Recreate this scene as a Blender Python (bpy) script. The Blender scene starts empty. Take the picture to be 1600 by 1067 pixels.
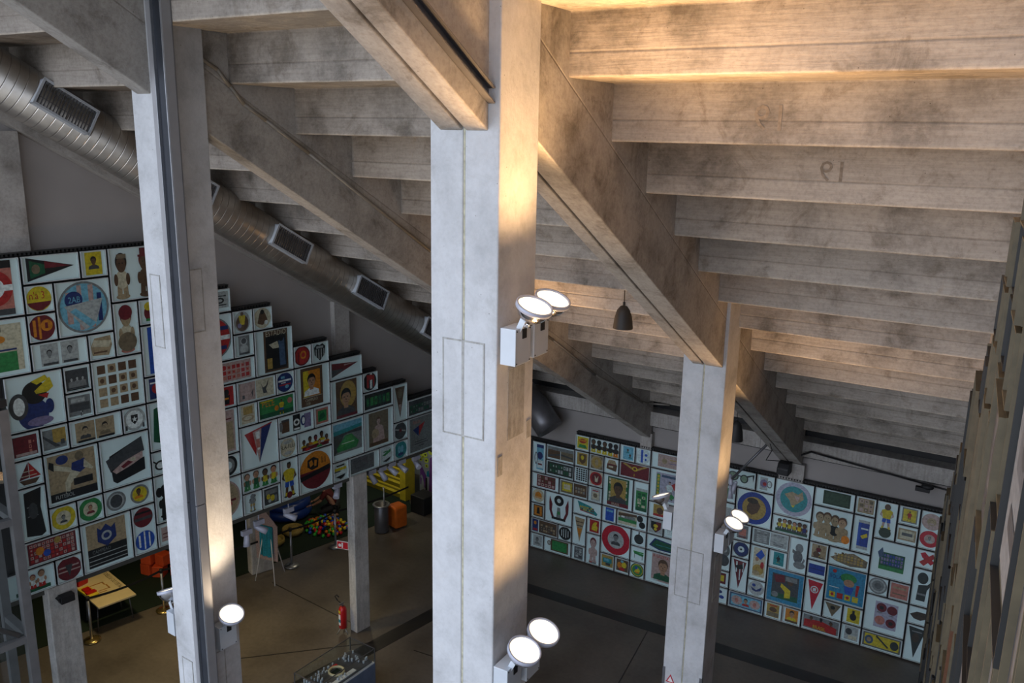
import bpy, bmesh, math, random
from mathutils import Vector, Matrix
random.seed(7)
S = bpy.context.scene
COL = S.collection
PI = math.pi
YW = 17.1

# ---------------------------------------------------------------- materials
def newmat(name):
    m = bpy.data.materials.new(name); m.use_nodes = True
    nt = m.node_tree; b = nt.nodes['Principled BSDF']
    return m, nt, b
def nd(nt, typ, **kw):
    n = nt.nodes.new(typ)
    for k, v in kw.items():
        if k.startswith('i_'):
            n.inputs[int(k[2:])].default_value = v
        else: setattr(n, k, v)
    return n
def ramp(nt, src, stops):
    r = nd(nt, 'ShaderNodeValToRGB'); e = r.color_ramp.elements
    while len(e) < len(stops): e.new(.5)
    for el, (p, c) in zip(e, stops): el.position = p; el.color = (*c, 1)
    nt.links.new(src, r.inputs[0]); return r.outputs[0]
def mixc(nt, fac, a, b, mode='MIX'):
    n = nd(nt, 'ShaderNodeMix', data_type='RGBA', blend_type=mode)
    for sock, v in ((n.inputs[0], fac), (n.inputs[6], a), (n.inputs[7], b)):
        if hasattr(v, 'links'): nt.links.new(v, sock)
        elif isinstance(v, (int, float)): sock.default_value = v
        else: sock.default_value = (*v, 1)
    return n.outputs[2]
def mth(nt, op, a, b=0.0, c=0.0):
    n = nd(nt, 'ShaderNodeMath', operation=op)
    for k, v in enumerate((a, b, c)):
        if hasattr(v, 'links'): nt.links.new(v, n.inputs[k])
        else: n.inputs[k].default_value = v
    return n.outputs[0]
def simple(name, c, rough=.5, metal=0.0, noise=.12, scale=6, spec=.5, bump=0.0):
    m, nt, b = newmat(name)
    tc = nd(nt, 'ShaderNodeTexCoord'); nz = nd(nt, 'ShaderNodeTexNoise'); nz.inputs['Scale'].default_value = scale
    nz.inputs['Detail'].default_value = 5
    nt.links.new(tc.outputs['Object'], nz.inputs['Vector'])
    lo = tuple(x * (1 - noise) for x in c); hi = tuple(min(1, x * (1 + noise)) for x in c)
    nt.links.new(ramp(nt, nz.outputs[0], [(.3, lo), (.7, hi)]), b.inputs['Base Color'])
    b.inputs['Roughness'].default_value = rough; b.inputs['Metallic'].default_value = metal
    b.inputs['Specular IOR Level'].default_value = spec
    if bump:
        bp = nd(nt, 'ShaderNodeBump'); bp.inputs['Strength'].default_value = bump; bp.inputs['Distance'].default_value = .01
        nt.links.new(nz.outputs[0], bp.inputs['Height']); nt.links.new(bp.outputs[0], b.inputs['Normal'])
    return m
def concrete(name, base=(.40, .375, .345), lo=.62, seam=None, seamoff=0.0, slope=0.0, grain=(1, 1, 1), stain=.5, g=.45, sl=.8, f2=.35, edge=None):
    """board-marked concrete: blotches, pits, wood grain across the boards and seams every «seam» metres"""
    m, nt, b = newmat(name); L = nt.links
    tc = nd(nt, 'ShaderNodeTexCoord'); P = tc.outputs['Object']
    n1 = nd(nt, 'ShaderNodeTexNoise'); n1.inputs['Scale'].default_value = 1.3; n1.inputs['Detail'].default_value = 9; n1.inputs['Roughness'].default_value = .68
    n2 = nd(nt, 'ShaderNodeTexNoise'); n2.inputs['Scale'].default_value = 26; n2.inputs['Detail'].default_value = 6; n2.inputs['Roughness'].default_value = .7
    mp = nd(nt, 'ShaderNodeMapping'); mp.inputs['Scale'].default_value = grain; L.new(P, mp.inputs[0])
    n3 = nd(nt, 'ShaderNodeTexNoise'); n3.inputs['Scale'].default_value = 7; n3.inputs['Detail'].default_value = 7; n3.inputs['Roughness'].default_value = .6
    L.new(P, n1.inputs['Vector']); L.new(P, n2.inputs['Vector']); L.new(mp.outputs[0], n3.inputs['Vector'])
    dark = tuple(x * lo for x in base); hi = tuple(min(1, x * 1.12) for x in base)
    c = ramp(nt, n1.outputs[0], [(.32, dark), (.5, base), (.68, hi)])
    c = mixc(nt, g, c, ramp(nt, n3.outputs[0], [(.3, (.45, .43, .41)), (.62, (1, 1, 1))]), 'MULTIPLY')
    c = mixc(nt, f2, c, ramp(nt, n2.outputs[0], [(.3, (.4, .38, .36)), (.55, (1, 1, 1))]), 'MULTIPLY')
    # stains with ragged outlines
    n4 = nd(nt, 'ShaderNodeTexNoise'); n4.inputs['Scale'].default_value = 2.6; n4.inputs['Detail'].default_value = 12; n4.inputs['Roughness'].default_value = .75; n4.inputs['Distortion'].default_value = .6
    L.new(P, n4.inputs['Vector'])
    c = mixc(nt, stain, c, ramp(nt, n4.outputs[0], [(.36, (.62, .59, .55)), (.47, (1, 1, 1)), (.62, (1, 1, 1)), (.7, (1.0, .93, .84))]), 'MULTIPLY')
    # pits
    v = nd(nt, 'ShaderNodeTexVoronoi'); v.inputs['Scale'].default_value = 9; L.new(P, v.inputs['Vector'])
    c = mixc(nt, 1.0, c, ramp(nt, v.outputs[0], [(.02, (.35, .33, .3)), (.05, (1, 1, 1))]), 'MULTIPLY')
    h = mth(nt, 'ADD', mth(nt, 'MULTIPLY', n2.outputs[0], .4), n3.outputs[0])
    if seam:
        sx = nd(nt, 'ShaderNodeSeparateXYZ'); L.new(P, sx.inputs[0])
        k = mth(nt, 'MULTIPLY_ADD', sx.outputs[1], slope, sx.outputs[2])
        k = mth(nt, 'ADD', k, mth(nt, 'MULTIPLY', n1.outputs[0], .012))
        f = mth(nt, 'FRACT', mth(nt, 'DIVIDE', mth(nt, 'ADD', k, seamoff), seam))
        d = mth(nt, 'MULTIPLY', mth(nt, 'ABSOLUTE', mth(nt, 'SUBTRACT', f, .5)), seam)   # distance from the seam
        line = ramp(nt, d, [(.0, (.5, .47, .43)), (.012, (1, 1, 1))])
        c = mixc(nt, sl, c, line, 'MULTIPLY')
        bid = nd(nt, 'ShaderNodeTexWhiteNoise', noise_dimensions='1D')
        L.new(mth(nt, 'FLOOR', mth(nt, 'ADD', mth(nt, 'DIVIDE', mth(nt, 'ADD', k, seamoff), seam), .5)), bid.inputs['W'])
        c = mixc(nt, .5, c, ramp(nt, bid.outputs[0], [(0, (.82, .82, .82)), (1, (1, 1, 1))]), 'MULTIPLY')
        h = mth(nt, 'ADD', h, mth(nt, 'MULTIPLY', mth(nt, 'MINIMUM', d, .015), 60))
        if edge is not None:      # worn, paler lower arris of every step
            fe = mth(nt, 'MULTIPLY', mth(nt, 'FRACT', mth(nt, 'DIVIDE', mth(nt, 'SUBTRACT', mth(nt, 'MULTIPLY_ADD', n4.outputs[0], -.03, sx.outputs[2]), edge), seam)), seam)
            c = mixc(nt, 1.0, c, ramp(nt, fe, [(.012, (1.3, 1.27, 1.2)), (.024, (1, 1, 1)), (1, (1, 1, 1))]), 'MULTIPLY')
    L.new(c, b.inputs['Base Color']); b.inputs['Roughness'].default_value = .82; b.inputs['Specular IOR Level'].default_value = .3
    bp = nd(nt, 'ShaderNodeBump'); bp.inputs['Strength'].default_value = .45; bp.inputs['Distance'].default_value = .012
    L.new(h, bp.inputs['Height']); L.new(bp.outputs[0], b.inputs['Normal'])
    return m
M = {}
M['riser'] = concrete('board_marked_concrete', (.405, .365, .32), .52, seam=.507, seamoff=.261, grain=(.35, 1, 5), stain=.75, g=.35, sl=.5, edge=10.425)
M['beam'] = concrete('beam_concrete', (.43, .405, .37), .6, seam=.78, slope=.585, seamoff=.1, grain=(3, 1.2, 1.2), stain=.8, g=.3, sl=.5)
M['soffit'] = concrete('smooth_beam_concrete', (.42, .40, .37), .7, grain=(3, .4, .4), stain=.4)
M['pillar'] = concrete('smooth_pillar_concrete', (.52, .53, .54), .78, grain=(1, 1, .8), stain=.3, g=.12, f2=.12)
M['rough_pillar'] = concrete('rough_pillar_concrete', (.50, .49, .46), .7, grain=(3, 3, .6), stain=.35)
M['patch'] = concrete('patched_concrete', (.40, .40, .38), .7, grain=(4, 4, 1), stain=.5)
M['plaster'] = simple('grey_plaster', (.30, .28, .265), .85, noise=.08, scale=1.2)
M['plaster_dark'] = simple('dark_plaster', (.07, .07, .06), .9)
M['black'] = simple('black_paint', (.008, .008, .009), .6)
M['rack'] = simple('rack_black', (.012, .013, .013), .55)
M['backing'] = simple('panel_backing', (.70, .79, .79), .45, noise=.06, scale=2.5)
M['rim'] = simple('panel_rim', (.50, .54, .54), .4, noise=.1, scale=30)
M['edge_tan'] = simple('panel_edge_tan', (.085, .068, .038), .6, noise=.2, scale=12)
M['edge_orange'] = simple('panel_edge_orange', (.085, .028, .008), .6, noise=.2, scale=12)
M['joint'] = simple('joint_filler', (.40, .38, .28), .8, noise=.3, scale=20)
M['steel'] = simple('brushed_steel', (.42, .44, .47), .38, .85, noise=.1, scale=14)
M['steel_dark'] = simple('dark_steel', (.16, .16, .17), .4, .6)
M['post'] = simple('grey_painted_steel', (.30, .30, .31), .45, .2, noise=.06)
M['liftsteel'] = simple('lift_steel', (.17, .17, .17), .45, .3)
M['postdark'] = simple('channel_inside', (.03, .035, .045), .4, .3)
M['boxgrey'] = simple('grey_enamel', (.52, .56, .60), .4, .1, noise=.04)
M['chrome'] = simple('polished_reflector', (.75, .75, .76), .16, 1.0, noise=.05)
M['spotgrey'] = simple('spot_enamel', (.42, .44, .52), .4, .1)
M['lampblack'] = simple('pendant_black', (.018, .018, .018), .6)
M['brass'] = simple('brass_base', (.55, .42, .17), .25, .9)
M['belt'] = simple('black_belt', (.01, .01, .01), .7)
M['yellow'] = simple('yellow_paint', (.62, .50, .03), .5)
M['yellow_shaded'] = simple('shaded_yellow_paint', (.30, .24, .015), .6)  # same yellow paint darkened: shade on the step fronts put into the colour
M['orange'] = simple('orange_plastic', (.62, .13, .01), .5)
M['orange_red'] = simple('orange_red_foam', (.62, .08, .02), .6)
M['red'] = simple('red_enamel', (.45, .01, .012), .3)
M['signred'] = simple('sign_red', (.5, .01, .02), .4)
M['white'] = simple('white_print', (.75, .75, .74), .5)
M['board'] = simple('cream_board', (.62, .52, .30), .5, noise=.05)
M['ink'] = simple('dark_ink', (.04, .03, .01), .6)
M['boardline'] = simple('brown_line', (.35, .16, .03), .6)
M['carpet'] = simple('green_carpet', (.005, .017, .008), .95, noise=.4, scale=60, bump=.3)
M['teal'] = simple('teal_cloth', (.01, .22, .30), .8, noise=.25, scale=30, bump=.4)
M['pinkcloth'] = simple('pink_printed_cloth', (.36, .27, .26), .8, noise=.3, scale=40)
M['bluevinyl'] = simple('blue_vinyl', (.01, .04, .22), .35)
M['wicker'] = simple('yellow_straw', (.30, .22, .06), .8, noise=.4, scale=40)
M['skin'] = simple('skin', (.38, .20, .13), .55)
M['shirt'] = simple('dark_red_shirt', (.09, .008, .01), .8)
M['trousers'] = simple('dark_trousers', (.012, .012, .016), .8)
M['hair'] = simple('red_brown_hair', (.10, .02, .012), .7)
M['purple'] = simple('purple_wall_paint', (.14, .04, .22), .6)
M['lime'] = simple('lime_wall_paint', (.50, .60, .05), .6)
M['wallpale'] = simple('pale_mural_wall', (.30, .34, .36), .7)
M['cable'] = simple('grey_conduit', (.24, .22, .19), .45, .3)
M['gameblue'] = simple('blue_grey_cabinet', (.10, .14, .22), .45)
for n, c in dict(ball_red=(.5, .01, .02), ball_blue=(.01, .06, .45), ball_yellow=(.65, .5, .02), ball_green=(.03, .35, .03), ball_orange=(.6, .16, .01)).items(): M[n] = simple(n, c, .3)

def glassmat(name, tint=(.9, .97, .97), rough=.02, ior=1.45):
    m = bpy.data.materials.new(name); m.use_nodes = True; nt = m.node_tree; nt.nodes.clear()
    o = nd(nt, 'ShaderNodeOutputMaterial'); mx = nd(nt, 'ShaderNodeMixShader'); t = nd(nt, 'ShaderNodeBsdfTransparent'); g = nd(nt, 'ShaderNodeBsdfGlossy')
    t.inputs[0].default_value = (*tint, 1); g.inputs['Roughness'].default_value = rough
    ge = nd(nt, 'ShaderNodeNewGeometry'); dt = nd(nt, 'ShaderNodeVectorMath', operation='DOT_PRODUCT'); nt.links.new(ge.outputs['Normal'], dt.inputs[0]); nt.links.new(ge.outputs['Incoming'], dt.inputs[1])
    f0 = ((ior - 1) / (ior + 1)) ** 2; q = mth(nt, 'SUBTRACT', 1.0, mth(nt, 'ABSOLUTE', dt.outputs['Value']))
    fac = mth(nt, 'MULTIPLY_ADD', mth(nt, 'POWER', q, 5.0), 1 - f0, f0)      # Schlick, the same from either side of the pane
    nt.links.new(fac, mx.inputs[0]); nt.links.new(t.outputs[0], mx.inputs[1]); nt.links.new(g.outputs[0], mx.inputs[2]); nt.links.new(mx.outputs[0], o.inputs[0])
    return m
M['glass'] = glassmat('panel_glass'); M['sheet'] = glassmat('sheet_glass', (.80, .86, .87), .01, 1.5); M['caseglass'] = glassmat('case_glass', (.90, .95, .96), .01, 1.5)
def glow(name, c, s):
    m, nt, b = newmat(name); b.inputs['Base Color'].default_value = (*c, 1)
    b.inputs['Emission Color'].default_value = (*c, 1); b.inputs['Emission Strength'].default_value = s
    return m
M['lens'] = glow('lit_lens', (1, .90, .70), 1.35)

# polished dark concrete floor with saw-cut joints
m, nt, b = newmat('polished_floor'); L = nt.links; tc = nd(nt, 'ShaderNodeTexCoord')
nz = nd(nt, 'ShaderNodeTexNoise'); nz.inputs['Scale'].default_value = .9; nz.inputs['Detail'].default_value = 9; L.new(tc.outputs['Object'], nz.inputs['Vector'])
nf = nd(nt, 'ShaderNodeTexNoise'); nf.inputs['Scale'].default_value = 12; nf.inputs['Detail'].default_value = 6; L.new(tc.outputs['Object'], nf.inputs['Vector'])
c = ramp(nt, nz.outputs[0], [(.3, (.088, .077, .065)), (.5, (.128, .113, .095)), (.7, (.158, .14, .118))])
c = mixc(nt, .4, c, ramp(nt, nf.outputs[0], [(.3, (.6, .6, .6)), (.6, (1, 1, 1))]), 'MULTIPLY')
L.new(c, b.inputs['Base Color'])
L.new(ramp(nt, nz.outputs[0], [(.3, (.30, .30, .30)), (.7, (.42, .42, .42))]), b.inputs['Roughness'])
b.inputs['Specular IOR Level'].default_value = .45
M['floor'] = m
M['floorband'] = simple('dark_floor_band', (.022, .02, .019), .4)

# spiral duct: brushed galvanised metal with spiral seams
m, nt, b = newmat('galvanised_duct'); L = nt.links; tc = nd(nt, 'ShaderNodeTexCoord')
sx = nd(nt, 'ShaderNodeSeparateXYZ'); L.new(tc.outputs['Object'], sx.inputs[0])
nz = nd(nt, 'ShaderNodeTexNoise'); nz.inputs['Scale'].default_value = 5; nz.inputs['Detail'].default_value = 6; L.new(tc.outputs['Object'], nz.inputs['Vector'])
at = mth(nt, 'ARCTAN2', sx.outputs[0], sx.outputs[1])
f = mth(nt, 'FRACT', mth(nt, 'ADD', mth(nt, 'DIVIDE', sx.outputs[2], .115), mth(nt, 'DIVIDE', at, 2 * PI)))
d = mth(nt, 'ABSOLUTE', mth(nt, 'SUBTRACT', f, .5))
c = ramp(nt, nz.outputs[0], [(.3, (.40, .37, .33)), (.7, (.56, .52, .46))])
c = mixc(nt, .5, c, ramp(nt, d, [(0, (.3, .28, .26)), (.06, (1, 1, 1))]), 'MULTIPLY')
L.new(c, b.inputs['Base Color']); b.inputs['Metallic'].default_value = .9; b.inputs['Roughness'].default_value = .36
bp = nd(nt, 'ShaderNodeBump'); bp.inputs['Strength'].default_value = .4; bp.inputs['Distance'].default_value = .02
L.new(mth(nt, 'ADD', mth(nt, 'MINIMUM', mth(nt, 'MULTIPLY', d, 8), .6), mth(nt, 'MULTIPLY', nz.outputs[0], .2)), bp.inputs['Height']); L.new(bp.outputs[0], b.inputs['Normal'])
M['duct'] = m

# printed colour (each panel's artwork carries its inks as a colour attribute)
m, nt, b = newmat('printed_art'); L = nt.links
at = nd(nt, 'ShaderNodeAttribute', attribute_name='ink'); tc = nd(nt, 'ShaderNodeTexCoord')
nz = nd(nt, 'ShaderNodeTexNoise'); nz.inputs['Scale'].default_value = 22; nz.inputs['Detail'].default_value = 5; L.new(tc.outputs['Object'], nz.inputs['Vector'])
c = mixc(nt, .55, at.outputs[0], ramp(nt, nz.outputs[0], [(.34, (.45, .45, .45)), (.6, (1.1, 1.1, 1.1))]), 'MULTIPLY')
L.new(c, b.inputs['Base Color']); b.inputs['Roughness'].default_value = .5
M['print'] = m

# ---------------------------------------------------------------- mesh helpers
class MB:
    def __init__(s): s.bm = bmesh.new(); s.mi = 0
    def face(s, pts, mi=None):
        f = s.bm.faces.new([s.bm.verts.new(p) for p in pts]); f.material_index = s.mi if mi is None else mi; return f
    def hexa(s, p, mi=None):     # p: 8 points, bottom 4 then top 4
        v = [s.bm.verts.new(q) for q in p]
        for q in ((0, 3, 2, 1), (4, 5, 6, 7), (0, 1, 5, 4), (1, 2, 6, 5), (2, 3, 7, 6), (3, 0, 4, 7)):
            f = s.bm.faces.new([v[k] for k in q]); f.material_index = s.mi if mi is None else mi
        return s
    def box(s, x0, y0, z0, x1, y1, z1, mi=None):
        return s.hexa([(x0, y0, z0), (x1, y0, z0), (x1, y1, z0), (x0, y1, z0), (x0, y0, z1), (x1, y0, z1), (x1, y1, z1), (x0, y1, z1)], mi)
    def prism(s, pts, axis, a, b, mi=None):
        """polygon «pts» in the two other axes, extruded along axis (0,1,2) from a to b"""
        def mk(p, t):
            q = list(p); q.insert(axis, t); return tuple(q)
        A = [s.bm.verts.new(mk(p, a)) for p in pts]; B = [s.bm.verts.new(mk(p, b)) for p in pts]; n = len(pts)
        fs = [s.bm.faces.new(A[::-1]), s.bm.faces.new(B)]
        for k in range(n): fs.append(s.bm.faces.new((A[k], A[(k + 1) % n], B[(k + 1) % n], B[k])))
        for f in fs: f.material_index = s.mi if mi is None else mi
        return s
    def lathe(s, prof, base=(0, 0, 0), dirv=(0, 0, 1), n=24, mi=None, smooth=True, cap=True):
        d = Vector(dirv).normalized(); q = d.to_track_quat('Z', 'Y'); b = Vector(base); rings = []
        for r, h in prof:
            rings.append([s.bm.verts.new(b + q @ Vector((r * math.cos(2 * PI * k / n), r * math.sin(2 * PI * k / n), h))) for k in range(n)])
        for A, B in zip(rings, rings[1:]):
            for k in range(n):
                f = s.bm.faces.new((A[k], A[(k + 1) % n], B[(k + 1) % n], B[k])); f.smooth = smooth; f.material_index = s.mi if mi is None else mi
        if cap:
            for R in (rings[0][::-1], rings[-1]):
                f = s.bm.faces.new(R); f.material_index = s.mi if mi is None else mi
        return s
    def cyl(s, a, b, r, r2=None, n=16, mi=None):
        a, b = Vector(a), Vector(b); h = (b - a).length
        return s.lathe([(r, 0), (r if r2 is None else r2, h)], a, b - a, n, mi)
    def tube(s, pts, r, n=8, mi=None):
        for a, b in zip(pts, pts[1:]): s.cyl(a, b, r, n=n, mi=mi)
        for p in pts[1:-1]: s.ball(p, r * 1.02, 6, mi)
        return s
    def ball(s, c, r, n=10, mi=None, sc=(1, 1, 1)):
        g = bmesh.ops.create_uvsphere(s.bm, u_segments=n * 2, v_segments=n, radius=1)
        for v in g['verts']: v.co = Vector((v.co.x * r * sc[0], v.co.y * r * sc[1], v.co.z * r * sc[2])) + Vector(c)
        for v in g['verts']:
            for f in v.link_faces: f.smooth = True; f.material_index = s.mi if mi is None else mi
        return s
    def torus(s, c, R, r, n=40, k=14, mi=None, sz=1):
        rg = []
        for a in range(n):
            t = 2 * PI * a / n
            rg.append([s.bm.verts.new((c[0] + (R + r * math.cos(2 * PI * j / k)) * math.cos(t), c[1] + (R + r * math.cos(2 * PI * j / k)) * math.sin(t), c[2] + r * sz * math.sin(2 * PI * j / k))) for j in range(k)])
        for a in range(n):
            A, B = rg[a], rg[(a + 1) % n]
            for j in range(k):
                f = s.bm.faces.new((A[j], B[j], B[(j + 1) % k], A[(j + 1) % k])); f.smooth = True; f.material_index = s.mi if mi is None else mi
        return s
    def build(s, name, mat, parent=None, loc=(0, 0, 0), rz=0.0, bevel=0.0):
        bmesh.ops.recalc_face_normals(s.bm, faces=s.bm.faces[:])
        me = bpy.data.meshes.new(name); s.bm.to_mesh(me); s.bm.free()
        for mt in (mat if isinstance(mat, (list, tuple)) else [mat]): me.materials.append(M[mt] if isinstance(mt, str) else mt)
        o = bpy.data.objects.new(name, me); COL.objects.link(o); o.location = loc; o.rotation_euler = (0, 0, rz)
        if parent: o.parent = parent
        if bevel:
            bv = o.modifiers.new('bevel', 'BEVEL'); bv.width = bevel; bv.segments = 2; bv.limit_method = 'ANGLE'
        return o
def tag(o, label=None, cat=None, group=None, kind=None):
    if label: o['label'] = label
    if cat: o['category'] = cat
    if group: o['group'] = group
    if kind: o['kind'] = kind
    return o
def empty(name, label, cat, loc=(0, 0, 0), rz=0.0, group=None):
    o = bpy.data.objects.new(name, None); COL.objects.link(o); o.location = loc; o.rotation_euler = (0, 0, rz)
    return tag(o, label, cat, group)
def structure(o): o['kind'] = 'structure'; return o
def copy_tree(o, parent=None):
    c = o.copy(); COL.objects.link(c)
    if parent: c.parent = parent
    for ch in [x for x in S.objects if x.parent == o]: copy_tree(ch, c)
    return c
def textmesh(txt, size, col_fn=None):
    cu = bpy.data.curves.new('t', 'FONT'); cu.body = txt; cu.size = size; cu.resolution_u = 2
    o = bpy.data.objects.new('t', cu); COL.objects.link(o); dg = bpy.context.evaluated_depsgraph_get(); dg.update()
    me = o.evaluated_get(dg).to_mesh(); vs = [v.co.copy() for v in me.vertices]; fs = [tuple(p.vertices) for p in me.polygons]
    o.evaluated_get(dg).to_mesh_clear(); bpy.data.objects.remove(o); bpy.data.curves.remove(cu)
    return vs, fs

# plan geometry: frames fan out slightly, (turn, x at the back wall)
F2 = (-.016, -3.945); F1 = (.0561, -7.0892); WL = (.1317, -10.212); SW = (-.0776, -1.02)
def fr(F): return dict(loc=(F[1], YW, 0), rz=-F[0])      # local x across, local y = distance beyond the back wall
def at(F, x, y, z=0):
    th = F[0]; return (F[1] + math.sin(th) * (y - YW) + math.cos(th) * x, YW + math.cos(th) * (y - YW) - math.sin(th) * x, z)

# lamp strengths and daylight
EN = [500, 270, 220, 380, 260, 150, 60, 50]
SKY = ((.76, .84, 1.0), (.60, .62, .66), (.46, .52, .64), (.30, .35, .45), (.34, .34, .34)); SKYS = 4.8; EXPO = 0.0; VANG = -.1

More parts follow.
